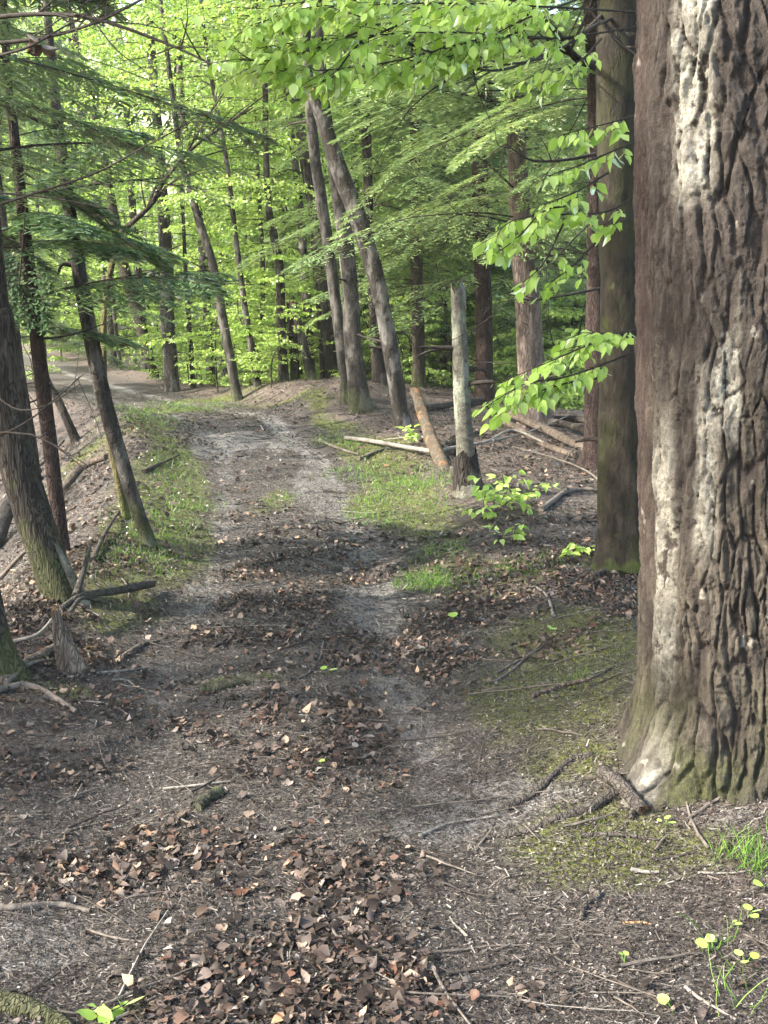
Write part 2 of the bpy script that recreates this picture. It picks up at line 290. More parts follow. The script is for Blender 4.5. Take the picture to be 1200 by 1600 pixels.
GX = GX * (0.25 + .75 * sst(GY, 5, 45)) + np.where(np.abs(u_)[None, :] > .999, np.sign(u_)[None, :] * 60, 0)
GZ = height(GX, GY); GZ += .010 * fbm(GX * 60, GY * 60, 2, 3) * (1 - sst(np.hypot(GX, GY), 4, 7))
i = np.arange(NY - 1)[:, None] * NX; j = np.arange(NX - 1)[None]
g = MB(); g.add(np.stack([GX, GY, GZ], -1), np.stack([i + j, i + j + 1, i + NX + j + 1, i + NX + j], -1).reshape(-1, 4))
d_ = path_d(GX, GY); hw_ = np.interp(GY, _yy, _tab[2]); onp = 1 - sst(np.abs(d_) - hw_, -.25, .3)
moss = np.clip(field(MOSS, GX, GY), 0, 1.3) + .8 * fbm(GX * 2.5, GY * 2.5, 4, 21) * (field(MOSS, GX, GY) > .1)
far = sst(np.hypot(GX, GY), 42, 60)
m, t, n, l = newmat('forest_floor_soil'); ov = obj_vec(t)
nf = noise(t, ov, 55, 5, .75); nm = noise(t, ov, 7, 5, .65); nl = noise(t, ov, 1.3, 4)
soil = ramp(n, [(.3, (.022, .019, .017)), (.5, (.060, .053, .047)), (.72, (.135, .122, .108))]); l.new(nf, soil.inputs[0])
off = ramp(n, [(.3, (.034, .027, .023)), (.5, (.085, .067, .056)), (.7, (.165, .138, .118))]); l.new(nf, off.inputs[0])
col = mix(t, attr(t, 'path'), off.outputs[0], soil.outputs[0])
cl = ramp(n, [(.3, (.085, .079, .072)), (.7, (.235, .225, .21))]); l.new(nf, cl.inputs[0])
cm = ramp(n, [(.47, (0, 0, 0)), (.56, (1, 1, 1))]); l.new(math_(t, 'MULTIPLY_ADD', attr(t, 'clay'), .36, math_(t, 'ADD', math_(t, 'MULTIPLY', nm, .38), math_(t, 'MULTIPLY', nf, .28))), cm.inputs[0])
cfac = math_(t, 'MULTIPLY', cm.outputs[0], math_(t, 'MINIMUM', math_(t, 'MULTIPLY', attr(t, 'clay'), 1.6), 1.)); col = mix(t, cfac, col, cl.outputs[0])
ms = ramp(n, [(.3, (.035, .042, .012)), (.5, (.085, .10, .022)), (.75, (.19, .19, .045))]); l.new(noise(t, ov, 90, 4, .7), ms.inputs[0])
mfac = ramp(n, [(.45, (0, 0, 0)), (.65, (1, 1, 1))]); l.new(math_(t, 'MULTIPLY_ADD', attr(t, 'moss'), .6, math_(t, 'MULTIPLY', nm, .5)), mfac.inputs[0])
col = mix(t, math_(t, 'MULTIPLY', mfac.outputs[0], math_(t, 'MINIMUM', math_(t, 'MULTIPLY', attr(t, 'moss'), 2.), .92)), col, ms.outputs[0])
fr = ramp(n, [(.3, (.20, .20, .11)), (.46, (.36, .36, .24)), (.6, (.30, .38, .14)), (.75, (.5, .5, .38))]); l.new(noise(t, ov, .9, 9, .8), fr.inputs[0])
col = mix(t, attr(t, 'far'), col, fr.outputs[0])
col = mix(t, math_(t, 'MULTIPLY', nl, .25), col, (.06, .05, .042))
finish(t, col, .88, math_(t, 'ADD', nf, math_(t, 'MULTIPLY', noise(t, ov, 160, 3), .5)), .8, .02, .25)
M_ground = m
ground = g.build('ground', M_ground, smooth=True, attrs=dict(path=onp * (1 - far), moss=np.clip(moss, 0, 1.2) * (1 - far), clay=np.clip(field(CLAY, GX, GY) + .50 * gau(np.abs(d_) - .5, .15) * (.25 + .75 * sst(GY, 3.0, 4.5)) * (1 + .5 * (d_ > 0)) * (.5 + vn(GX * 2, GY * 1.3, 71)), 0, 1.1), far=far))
tag(ground, 'forest floor and dirt path of the ridge with its mossy banks', kind='structure')
rn = np.random.RandomState(11); random.seed(5)
# scatter points over the ground, density falling with distance
def gpts(n, y0, y1, halfang=.40, pad=.6, pw=1.0):
    u = rn.rand(n); y = (y0 ** (1 - pw) + u * (y1 ** (1 - pw) - y0 ** (1 - pw))) ** (1 / (1 - pw)) if pw != 1 else y0 * (y1 / y0) ** u
    x = (rn.rand(n) * 2 - 1) * (y * halfang + pad); return x, y
def gnormal(x, y, e=.03):
    hx = (height(x + e, y) - height(x - e, y)) / (2 * e); hy = (height(x, y + e) - height(x, y - e)) / (2 * e); return norm(np.stack([-hx, -hy, np.ones_like(hx)], -1))
# dead leaves
mb = MB()
for (n_, y0, y1, s0, s1, basep) in ((140000, 2.2, 7.5, .007, .042, .0), (60000, 7.5, 30, .03, .07, .12)):
    x, y = gpts(n_, y0, y1, .42, .8, .0 if y0 < 5 else .35)
    d = path_d(x, y); hw = np.interp(y, _yy, _tab[2]); off = sst(np.abs(d) - hw, -.1, .5)
    lt = np.clip(field(LIT, x, y) - .30, 0, 1.1) * (.62 if y0 < 5 else .7) + basep * (.2 + .8 * off) + .10 * off * (y > 7) + .026; lt = lt * (.25 + 1.6 * sst(fbm(x * 3, y * 3, 3, 31), -.10, .14)) - .3 * np.clip(field(MOSS, x, y), 0, 1) - .4 * np.clip(field(CLAY, x, y), 0, 1) - .12 * gau(np.abs(d) - .5, .2) * (y < 9)
    k = rn.rand(n_) < lt; x, y = x[k], y[k]; c = len(x); z = height(x, y)
    nn = norm(gnormal(x, y) + rn.randn(c, 3) * .33); D = np.cross(nn, rdir(c, rn)); sz = (s0 + (s1 - s0) * rn.rand(c) ** 2.2) * (.75 + .5 * (fbm(x * 2, y * 2, 2, 61) + .5))
    S3 = np.stack([sz * (.8 + .7 * rn.rand(c)), sz, sz * 1.2], -1)
    a = np.clip(rn.beta(.95, 1.75, c) + .12 * fbm(x * 1.5, y * 1.5, 2, 44), 0, 1); a[rn.rand(c) < .02] = .93 + .07 * rn.rand((rn.rand(1) < 2).sum())
    scatter(mb, LEAF11 if y0 < 5 else LEAF4, LEAF11F if y0 < 5 else LEAF4F, np.stack([x, y, z + .006 + .012 * rn.rand(c)], -1), D, nn, S3, a, curl=rn.rand(c) * 5.2 - 1.8, jit=.05, rn=rn)
tag(mb.build('leaf_litter', M_dead, None, True), 'brown fallen leaves strewn over the path and forest floor', 'dead leaves', kind='stuff')
# fine debris: needles, chips and crumbs
mb = MB()
for (n_, y0, y1, l0, l1, wd) in ((200000, 2.2, 5.5, .006, .032, .0019), (120000, 5.5, 12, .012, .07, .004), (40000, 12, 24, .03, .14, .008)):
    x, y = gpts(n_, y0, y1, .40, .6, .3); c = n_; ln = l0 + (l1 - l0) * rn.rand(c) ** 2; nn = norm(gnormal(x, y) + rn.randn(c, 3) * .25)
    D = np.cross(nn, rdir(c, rn) + np.array([.0, .9, 0])); wd_ = wd * (.5 + rn.rand(c) * 1.8)
    Q = np.array([(-.5, 0, 0), (.5, 0, 0), (.4, 1, .0), (-.3, 1, .0)])
    scatter(mb, Q, np.array([(0, 1, 2, 3)]), np.stack([x, y, height(x, y) + .002 + .007 * rn.rand(c)], -1), D, nn, np.stack([wd_, ln, ln], -1), rn.rand(c) ** 3.)
    k = n_ // 3; x, y = gpts(k, y0, y1, .40, .6, .3); nn = norm(gnormal(x, y) + rn.randn(k, 3) * .5); s_ = (l0 * .35 + .006 * rn.rand(k) ** 2 + wd)
    scatter(mb, LEAF4 * [1.15, 1, 1], LEAF4F, np.stack([x, y, height(x, y) + .004], -1), np.cross(nn, rdir(k, rn)), nn, s_ * 1.3, rn.rand(k) ** 2.6)
tag(mb.build('needle_litter', M_debris), 'fine needles, chips and crumbs of wood on the dark soil', 'forest litter', kind='stuff')
# thin twigs too many to count
mb = MB()
for q in range(620):
    y = 2.4 + 15 * rn.rand() ** 1.7; x = (rn.rand() * 2 - 1) * (y * .38 + .4); ln = (.06 + .32 * rn.rand() ** 2) * (1 + y * .06); an = rn.randn() * .7 + (0 if rn.rand() < .75 else 1.5)
    tt = np.linspace(-.5, .5, 6); px_ = x + ln * tt * math.cos(an) + .1 * ln * rn.randn() * (tt ** 2 - .1); py_ = y + ln * tt * math.sin(an) + .15 * ln * rn.randn() * tt ** 2
    pz = height(px_, py_) + .006 + .01 * rn.rand(); tube(mb, np.stack([px_, py_, pz], -1), (.0012 + .0028 * rn.rand() ** 2 + y * .00012) * np.linspace(1.1, .6, 6), 5, int(rn.rand() < .45) if rn.rand() < .9 else 2, .5, False)
tag(mb.build('twig_litter', [M_twig, M_twigd, M_pale]), 'thin grey and brown twigs scattered over the path', 'twigs', kind='stuff')
# grass
mb = MB(); n_ = 230000; x, y = gpts(n_, 3, 26, .38, .5, .6); gr = field(GRASS, x, y); k = rn.rand(n_) < np.clip(gr - .12, 0, 1) * (.35 + 1.3 * sst(fbm(x * 5, y * 5, 3, 77), -.1, .15)); x, y = x[k], y[k]; c = len(x)
D = norm(np.stack([rn.randn(c) * .5, rn.randn(c) * .5, np.ones(c)], -1)); ht = (.02 + .055 * rn.rand(c) ** 1.5) * (1 + .4 * (y > 10))
BL = np.array([(-.5, 0, 0), (.5, 0, 0), (.4, .55, .06), (-.4, .55, .06), (.0, 1, .28)])
SS = np.stack([.0018 + .00022 * y + .0015 * rn.rand(c), ht, ht], -1); P_ = np.stack([x, y, height(x, y) - .004], -1); Nn = rdir(c, rn); aa = rn.rand(c)
scatter(mb, BL, np.array([(0, 1, 2, 3)]), P_, D, Nn, SS, aa)
tri = (np.array([[3, 2, 4]])[None] + (np.arange(c) * 5)[:, None, None]).reshape(-1, 3)   # blade tips share the same vertices
mb.F.append((tri, 0))
tag(mb.build('grass', M_grass), 'short green grass tufts along the path edges', 'grass', kind='stuff')
# moss pile: small tufts giving the moss a fuzzy surface
mb = MB(); n_ = 90000; x, y = gpts(n_, 3, 16, .38, .5, .8); k = rn.rand(n_) < np.clip(field(MOSS, x, y) - .3, 0, 1) * 1.2 * sst(fbm(x * 2.5, y * 2.5, 4, 21), -.16, .08); x, y = x[k], y[k]; c = len(x)
nn = norm(gnormal(x, y) + rn.randn(c, 3) * .5); s_ = .006 + .010 * rn.rand(c) + .0006 * y
scatter(mb, TRI, TRIF, np.stack([x, y, height(x, y) - .002], -1), nn, rdir(c, rn), np.stack([s_ * .8, s_, s_], -1))
M_mosst = leafmat('moss_tuft', [(0, (.035, .05, .012)), (.5, (.09, .115, .022)), (1, (.22, .22, .05))], .25)
tag(mb.build('moss', M_mosst), 'yellow green moss cushions on the banks and by the big tree', 'moss', kind='stuff')
# ------------------------------------------------------------------ branches and crowns
def limb(p0, d, L, rise, droop, nlat, wf, per, rn, hem):
    """one flat layered branch: its wood lines and the places of its leaves or needle sprigs"""
    d = norm(np.array([d[0], d[1], 0.])); pp = np.array([-d[1], d[0], 0.])
    tk = np.linspace(.14, .99, nlat) + rn.randn(nlat) * .01; sd = np.where(np.arange(nlat) % 2, 1., -1.)
    wob = rn.randn() * .12
    def main(t): t = np.asarray(t)[..., None]; return p0 + d * L * t + pp * wob * L * t * t + np.array((0, 0, 1.)) * L * (rise * t - droop * t * t)
    lk = wf * L * np.sin(np.pi * np.clip(.12 + .86 * tk, 0, 1)) ** .8 * (.55 + .55 * rn.rand(nlat)) + .05
    ang = R(52) - tk * .35; ld = d * np.cos(ang)[:, None] + pp * (sd * np.sin(ang))[:, None]; ld[:, 2] -= .08 + droop * .35 * tk; ld = norm(ld)
    P0 = main(tk); K = np.repeat(np.arange(nlat), per); s = rn.rand(nlat * per) ** .75
    sag = (.28 if hem else .12) * lk[K] * s * s
    P = P0[K] + ld[K] * (lk[K] * s)[:, None]; P[:, 2] -= sag
    side = np.cross(ld[K], (0, 0, 1.)) * np.where(rn.rand(len(K)) < .5, 1., -1.)[:, None]
    D = ld[K] * .8 + side * .75 + rn.randn(len(K), 3) * (.12 if hem else .45); D[:, 2] -= (.10 if hem else .45)
    if hem: Nn = np.array((0, 0, 1.)) + rn.randn(len(K), 3) * .25
    else: Nn = np.array((0, 0, 1.)) + rn.randn(len(K), 3) * .5
    wood = [main(np.linspace(0, 1, 7))] ; lat = (P0, P0 + ld * lk[:, None] * .95 - np.array((0, 0, 1.)) * ((.26 if hem else .1) * lk)[:, None])
    return P, norm(D), norm(Nn), wood, lat
def add_lat(mb, A, B, r, mat=0):
    n = len(A); T = norm(B - A); X = norm(np.cross(T, (0, 0, 1.))) ; Y = np.cross(X, T); V = []
    for q in range(3): an = q * 2.094; o = X * math.cos(an) + Y * math.sin(an); V.append(A + o * r); V.append(B + o * r * .4)
    V = np.stack(V, 1); Fq = np.array([(0, 2, 3, 1), (2, 4, 5, 3), (4, 0, 1, 5)]); mb.add(V.reshape(-1, 3), (Fq[None] + (np.arange(n) * 6)[:, None, None]).reshape(-1, 4), mat)
def crown(tp, spec, rn):
    """tp: trunk polyline in world space. returns (leaf mesh, branch mesh)"""
    kind = spec['kind']; hem = kind == 'hem'; lm = MB(); bm_ = MB(); zs = tp[:, 2]
    for q in range(spec['n']):
        u = rn.rand(); z = spec['z0'] + (spec['z1'] - spec['z0']) * u ** spec.get('pow', 1.); c = np.array([np.interp(z, zs, tp[:, 0]), np.interp(z, zs, tp[:, 1]), z])
        az = rn.rand() * 6.283 if 'az' not in spec else spec['az'] + rn.randn() * spec.get('azs', .8)
        hfrac = (z - spec['z0']) / max(spec['z1'] - spec['z0'], .1); L = spec['L'] * (.55 + .6 * rn.rand()) * (1 - spec.get('cone', .5) * hfrac)
        P, D, Nn, wood, lat = limb(c, (math.cos(az), math.sin(az)), L, spec.get('rise', .15) + rn.randn() * (.24 if hem else .14), spec.get('droop', .25) * (.6 + .9 * rn.rand()), spec.get('nlat', 26), spec.get('wf', .35), spec.get('per', 16), rn, hem)
        n_ = len(P); s_ = spec['ls'] * (.6 + .7 * rn.rand(n_)); 
        if hem: scatter(lm, NEED, NEEDF, P, D, Nn, np.stack([s_ * spec.get('nw', .9), s_, s_], -1), np.clip(rn.rand(n_) * .8 + .25 * rn.rand(), 0, 1))
        else: scatter(lm, LEAF8 if spec.get('fine') else LEAF4, LEAF8F if spec.get('fine') else LEAF4F, P, D, Nn, s_, np.clip(rn.rand(n_) * .8 + .25 * rn.rand(), 0, 1))
        tube(bm_, wood[0], np.linspace(max(.004, L * .0048), .0015, 7), 5, 0, .5, False); add_lat(bm_, lat[0], lat[1], max(.0012, L * .0008))
    return lm, bm_
def trunk_mesh(P, Rd, mat, sides=16, flare=.45, seed=0, jag=0, butt=3, n=None):
    rn_ = np.random.RandomState(seed); n = n or max(24, int(np.linalg.norm(P[-1] - P[0]) * 9)); Q = catmull(P, n); rr = np.interp(np.linspace(0, len(P) - 1, n), np.arange(len(P)), Rd)
    Q0 = Q[0]; ph = rn_.rand(4) * 6.28
    def shp(th, P_, n_):
        h = np.maximum(P_[:, 2:3] - Q0[2] - .08, 0); b = 1 + flare * np.exp(-h / (.6 * Rd[0] + .05)) * (1 + .6 * np.cos(butt * th + ph[0]))
        return b * (1 + .05 * np.sin(2 * th + ph[1] + h * 1.3) + .05 * np.sin(3 * th + ph[2] - h * 2.1) + .10 * (vn(th * 1.2 + 0 * h, h * 5 + 0 * th, seed % 37) - .5))
    mb = MB(); tube(mb, Q, rr, sides, 0, .5, True, jag, rn_, shp); return mb, Q
TC = [0]
def fy(px, py, Y): p = onplane(px, py, Y); p[2] = float(height(p[0], p[1])); return p
def tree(name, label, cat, pxs, mat, crowns=(), Y=None, H=None, group=None, flare=.45, jag=0, lean=None, top_mat=None, branches=(), sides=16, leafmat_=None, twigmat=None, base=None):
    """pxs: (x, y, width) in photo pixels from the foot up, turned into places on the upright plane through the foot"""
    TC[0] += 1; seed = TC[0] * 13 + 5; rn_ = np.random.RandomState(seed)
    b = at(pxs[0][0], pxs[0][1]) if base is None else base; Y0 = b[1]
    pts = []; rad = []
    for k, (x, y, w_) in enumerate(pxs):
        YY = Y0 + (Y or 0) * k / max(1, len(pxs) - 1); p = onplane(x, y, YY) if k else b.copy(); pts.append(p); rad.append(wpx(w_, YY) / 2 * (.86 if YY > 7.2 and mat is not B_lich else 1))
    pts[0] = pts[0] - norm(pts[1] - pts[0]) * .12
    if H:
        d = norm(pts[-1] - pts[-2]); d = norm(d + np.array((0, 0, .5))); hh = H - pts[-1][2]
        for q in (.34, .67, 1.): pts.append(pts[len(pxs) - 1] + d * hh * q / max(d[2], .3) + np.array([rn_.randn() * .12, rn_.randn() * .12, 0])); rad.append(rad[len(pxs) - 1] * (1 - .75 * q))
    P = np.array(pts); mb, Q = trunk_mesh(P, np.array(rad), mat, sides, flare, seed, jag)
    root = thing(name, label, cat, b, group); mb.build('trunk', [mat, top_mat or M_wood], root, True, loc=b)
    nb_ = 12 if name == 'hemlock_tree' else 5
    if H or name == 'snag' and wpx(pxs[0][2], Y0) > .12 or name == 'birch_snag':
        zt = min(Q[-1][2] - .2, b[2] + 5.5)
        for q in range(nb_):
            z = b[2] + .5 + (zt - b[2] - .5) * rn_.rand(); c = np.array([np.interp(z, Q[:, 2], Q[:, 0]), np.interp(z, Q[:, 2], Q[:, 1]), z]); az = rn_.rand() * 6.28
            L = (.25 + .9 * rn_.rand() ** 2) if name == 'hemlock_tree' else (.08 + .35 * rn_.rand() ** 2); d = np.array([math.cos(az), math.sin(az), .35 * rn_.rand() - .05])
            P_ = [c, c + d * (rad[0] * 1.1 + L * .5) + rn_.randn(3) * .02, c + d * (rad[0] + L) + np.array((0, 0, -.12 * L)) + rn_.randn(3) * .05]; r0 = .006 + .006 * rn_.rand() + .012 * (name != 'hemlock_tree')
            m3 = MB(); tube(m3, catmull(P_, 7), np.linspace(r0, r0 * .3, 7), 5, 0, .5, True)
            if L > .4: k_ = catmull(P_, 7)[4]; tube(m3, catmull([k_, k_ + (d + rn_.randn(3) * .5) * L * .35], 4), np.linspace(r0 * .5, r0 * .2, 4), 4, 0, .5, False)
            m3.build('dead_branch', twigmat or M_twigd, root, True, loc=b)
    for spec in crowns:
        lm, bm_ = crown(Q, spec, rn_); lf = lm.build('crown' if spec is crowns[0] else 'low_boughs', leafmat_ or spec['mat'], root, False, loc=b); bm_.build('branch', twigmat or M_twigd, lf, True, loc=b)
    for br in branches:
        pb = [onplane(x, y, Yb) for x, y, Yb in br['p']]; m2 = MB(); Qb = catmull(pb, 14 + 4 * len(pb)); tube(m2, Qb, np.linspace(br['w'], br.get('w2', br['w'] * .35), len(Qb)), 7, 0, .5, True)
        for q in range(br.get('twigs', 5)):
            i0 = rn_.randint(len(Qb) // 4, len(Qb)); L = br.get('tl', .4) * (.4 + rn_.rand()); dd = norm(norm(Qb[-1] - Qb[0]) * .7 + rn_.randn(3) * .55); mid = Qb[i0] + dd * L * .5 + rn_.randn(3) * L * .06
            tube(m2, catmull([Qb[i0], mid, Qb[i0] + dd * L + np.array((0, 0, -.08 * L))], 7), np.linspace(br['w'] * .35, br['w'] * .1, 7), 5, 0, .5, False)
        m2.build('branch', br.get('mat', M_twigd), root, True, loc=b)
    return root, Q, b
HEM = dict(kind='hem', mat=M_hem, ls=.055, nlat=34, per=26, wf=.34, rise=.12, droop=.30, cone=.4)
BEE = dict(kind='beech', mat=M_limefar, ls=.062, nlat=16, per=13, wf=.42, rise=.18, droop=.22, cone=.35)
# ------------------------------------------------------------------ the big tree at the right edge
bt = at(1135, 1205); BX, BY = float(bt[0]) + .142, float(bt[1]) + .22; BZ = float(height(BX - .42, BY - .25)) - .12
def big_tree():
    nth = 620; zz = np.concatenate([np.linspace(0, 3.1, 820), np.linspace(3.12, 9, 160)]); nz = len(zz)
    th = np.linspace(0, 2 * np.pi, nth, endpoint=False) - np.pi * .5 + np.pi     # seam at the far side
    TH, ZZ = np.meshgrid(th, zz); R0 = .332; ZZ = ZZ - .15; h = ZZ - .12; u = (TH - th[0]) * R0
    Rr = R0 * (1 + .015 * np.sin(ZZ * 1.3)) * (1 - .02 * np.maximum(h - 1, 0))
    ang = np.mod(TH + np.pi, 2 * np.pi) - np.pi                                   # 0 = +X, -pi/2 = towards the camera
    def lobe(a0, wd): q = np.mod(ang - a0 + np.pi, 2 * np.pi) - np.pi; return np.exp(-(q / wd) ** 2)
    hp = np.maximum(h, -.05)
    Rr = Rr + .06 * np.exp(-hp / .12) + .10 * lobe(R(-150), .26) * np.exp(-hp / .13) + .02 * lobe(R(-148), .3) * np.exp(-hp / .3) + .08 * lobe(R(-62), .2) * np.exp(-hp / .14) \
        + .08 * lobe(R(-20), .3) * np.exp(-hp / .2) + .1 * lobe(R(150), .3) * np.exp(-hp / .15) + .1 * lobe(R(60), .4) * np.exp(-hp / .15) + .06 * lobe(R(-178), .25) * np.exp(-hp / .12)
    Rr = Rr - .045 * lobe(R(-80), .10) * np.exp(-hp / .35) - .035 * lobe(R(-168), .07) * sst(h, .3, .5) * (1 - sst(h, 1.3, 1.8))
    wu = u + .045 * fbm(u * 5, ZZ * 2.2, 4, 5) * 2 + .012 * fbm(u * 18, ZZ * 9, 2, 6) * 2; wz = ZZ + .05 * fbm(u * 9, ZZ * 5, 3, 16) * 2
    f1, f2, id1 = worley(wu * 25, wz * 5.2, 1); g1, g2, id2 = worley(wu * 52 + 7, wz * 21, 2)
    n1 = fbm(wu * 11, ZZ * 1.7, 2, 1); fur = sst(np.abs(n1), .0, .055)
    plate = sst(f2 - f1 + .22 * fbm(u * 45, ZZ * 25, 4, 91), .0, .08 + .3 * vn(u * 14, ZZ * 5, 95)) * (.3 + .7 * fur); p2 = sst(g2 - g1 + .2 * fbm(u * 50, ZZ * 50, 2, 93), .0, .22); r2 = 1 - p2
    n3 = fbm(u * 70, ZZ * 60, 3, 23); n4 = fbm(u * 26, ZZ * 130, 2, 29)
    smooth_left = lobe(R(-176), .42) * sst(h, .5, .9)
    amp = (.019 * (.35 + 1.1 * vn(u * 4, ZZ * 2.3, 47)) * (1 - .55 * smooth_left)) * (.75 + .5 * vn(u * 3, ZZ * 1.2, 3)) * (1 - .15 * np.exp(-hp / .25))
    n5 = fbm(u * 34, ZZ * 8, 4, 37)
    rid = 1 - np.abs(fbm(wu * 20, ZZ * 3.2, 3, 41)) * 5; ri2 = 1 - np.abs(fbm(wu * 48, ZZ * 10, 3, 43)) * 5
    def terr(q, lv, e): return sum(sst(q, v, v + e) for v in lv)
    fl = fbm(wu * 13, ZZ * 3.6, 5, 45) ; fl2 = fbm(wu * 32 + 3, ZZ * 11, 4, 46)
    T1 = terr(fl, (-.16, -.07, .02, .11), .022); T2 = terr(fl2, (-.12, 0, .12), .03)
    soft = .7 + .9 * vn(u * 3.2, ZZ * 1.8, 48)
    disp = .0055 * np.clip(rid, -1.2, 1) * soft + .0026 * np.clip(ri2, -1, 1) + .0042 * T1 * soft + .0030 * T2 + .008 * n5 + .005 * n3 + .003 * n4 + .0105 * (plate - 1) * soft + .005 * (id1 - .5) * plate + .004 * (id2 - .5) * p2 + .006 * fbm(u * 7, ZZ * 3., 3, 40)
    crev = np.clip(1 - plate, 0, 1) * .6 + .6 * sst(-rid, -.1, .6) + .35 * sst(-ri2, .3, .9)
    disp = disp * (1.15 - .5 * lobe(R(180), .5))
    Rr = Rr + disp
    X = BX + Rr * np.cos(TH) - .05 * h; Y_ = BY + Rr * np.sin(TH); Z_ = BZ + ZZ * 1.0
    # drag the root toes down into the soil
    gz = height(X, Y_, False); Z_ = Z_ - .0 * gz
    xn = np.cos(TH); front = np.sin(TH) < .25
    wav = .10 * fbm(ZZ * 1.6, u * 3, 3, 51)
    lich_sun = sst(gau(xn + .69 + wav * .7, .17), .35, .75) * sst(h, 1.72, 1.9) + .95 * sst(gau(xn + .48 + wav * 1.2, .13), .45, .8) * sst(h, 1.05, 1.2) * (1 - sst(h, 1.7, 1.95)) * sst(fbm(u * 12, ZZ * 3.5, 3, 55), -.10, .04) \
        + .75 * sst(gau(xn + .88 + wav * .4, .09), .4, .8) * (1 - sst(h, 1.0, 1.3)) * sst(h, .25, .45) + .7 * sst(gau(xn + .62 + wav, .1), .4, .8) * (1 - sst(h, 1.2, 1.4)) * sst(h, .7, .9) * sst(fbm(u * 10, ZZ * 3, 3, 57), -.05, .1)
    lich_sun = lich_sun * sst(T1 / 8 + T2 / 6 + plate * .4 + 1.4 * n3 + .6 * n5, .34, .50) * front * (.55 + .45 * sst(fbm(u * 30, ZZ * 20, 3, 99), -.05, .05)) + .36 * sst(lobe(R(-150), .16) + .5 * n3 + .5 * fbm(u * 15, ZZ * 12, 3, 88), .35, .6) * np.exp(-(hp / .24) ** 4) * (.5 + .5 * plate)  # lichen streaks; last term is sunlight on the root toe, painted pale
    lich_sun = lich_sun + .55 * sst(fbm(u * 22, ZZ * 14, 4, 66), .27, .31)
    red = np.clip(lobe(R(176), .30) * sst(h, .4, .9) + .9 * sst(vn(u * 9, ZZ * 1.1, 61), .72, .82) * sst(h, 1.6, 2.2) * .6, 0, 1)
    mossb = np.clip(1.2 * sst(.5 - h, 0, .5) * sst(fbm(u * 6, ZZ * 5, 3, 70), -.15, .2) * .8 + .5 * (1 - sst(h, .6, 1.2)) * sst(xn, -.2, .8) * sst(fbm(u * 8, ZZ * 3, 3, 72), -.05, .2), 0, 1)
    tan_ = (1 - sst(h, .9, 1.7)) * sst(h, .0, .3) * .6 * plate
    V = np.stack([X, Y_, Z_], -1); i = np.arange(nz - 1)[:, None] * nth; j = np.arange(nth)[None]; k = (j + 1) % nth
    mb = MB(); mb.add(V.reshape(-1, 3), np.stack([i + j, i + k, i + nth + k, i + nth + j], -1).reshape(-1, 4))
    m, t, n, l = newmat('bark_big_hemlock'); ov = obj_vec(t); st = obj_vec(t, 1, 1, .3); nf = noise(t, st, 60, 5, .7); n2_ = noise(t, ov, 9, 4)
    r = ramp(n, [(.3, (.018, .0155, .014)), (.5, (.044, .037, .032)), (.7, (.092, .078, .067))]); l.new(nf, r.inputs[0]); col = r.outputs[0]
    col = mix(t, math_(t, 'MULTIPLY', n2_, .45), col, (.060, .051, .044))
    rt = ramp(n, [(.3, (.045, .039, .030)), (.7, (.15, .130, .095))]); l.new(nf, rt.inputs[0]); col = mix(t, math_(t, 'MULTIPLY', attr(t, 'tan'), .8), col, rt.outputs[0])
    col = mix(t, attr(t, 'furrow'), col, (.028, .022, .018))
    rr = ramp(n, [(.3, (.028, .019, .017)), (.7, (.095, .056, .047))]); l.new(nf, rr.inputs[0]); col = mix(t, attr(t, 'red'), col, rr.outputs[0])
    rm = ramp(n, [(.35, (.03, .035, .012)), (.65, (.10, .12, .03))]); l.new(noise(t, ov, 70, 4, .7), rm.inputs[0]); col = mix(t, math_(t, 'MULTIPLY', attr(t, 'moss'), .5), col, rm.outputs[0])
    rl = ramp(n, [(.28, (.13, .12, .10)), (.5, (.28, .27, .225)), (.7, (.43, .41, .34))]); l.new(noise(t, ov, 75, 5, .75), rl.inputs[0]); col = mix(t, attr(t, 'lichen'), col, rl.outputs[0])  # lichen colour also carries the painted sunlight on the root toe
    nb = noise(t, obj_vec(t, 1, 1, .4), 48, 9, .8)
    finish(t, col, .92, math_(t, 'ADD', nb, math_(t, 'MULTIPLY', noise(t, ov, 200, 4, .7), .5)), 1., .014, .2)
    root = thing('hemlock_tree', 'huge old hemlock trunk with furrowed bark and pale lichen streak at the right edge', 'tree', (BX, BY, BZ + .12))
    o = mb.build('trunk', m, root, True, loc=(BX, BY, BZ + .12), attrs=dict(lichen=np.clip(lich_sun, 0, 1), red=red * .38, moss=mossb, furrow=np.clip(crev, 0, 1) * .85, tan=tan_))
    tp = np.array([(BX, BY, BZ), (BX - .45, BY, BZ + 9), (BX - .8, BY, BZ + 18)]); mt, Q = trunk_mesh(np.array([(BX - .44, BY, BZ + 8.7), (BX - .65, BY, BZ + 14), (BX - .85, BY, BZ + 19)]), [.27, .17, .03], B_brown, 14, 0, 3)
    mt.build('upper_trunk', [B_brown, M_wood], root, True, loc=(BX, BY, BZ + .12))
    lm, bm_ = crown(tp, dict(HEM, n=34, z0=6.5, z1=17, L=3.0, ls=.09, per=20, nlat=26), rn); lf = lm.build('crown', M_hem, root, False, loc=(BX, BY, BZ + .12)); bm_.build('branch', M_twigd, lf, True, loc=(BX, BY, BZ + .12))
big_tree()
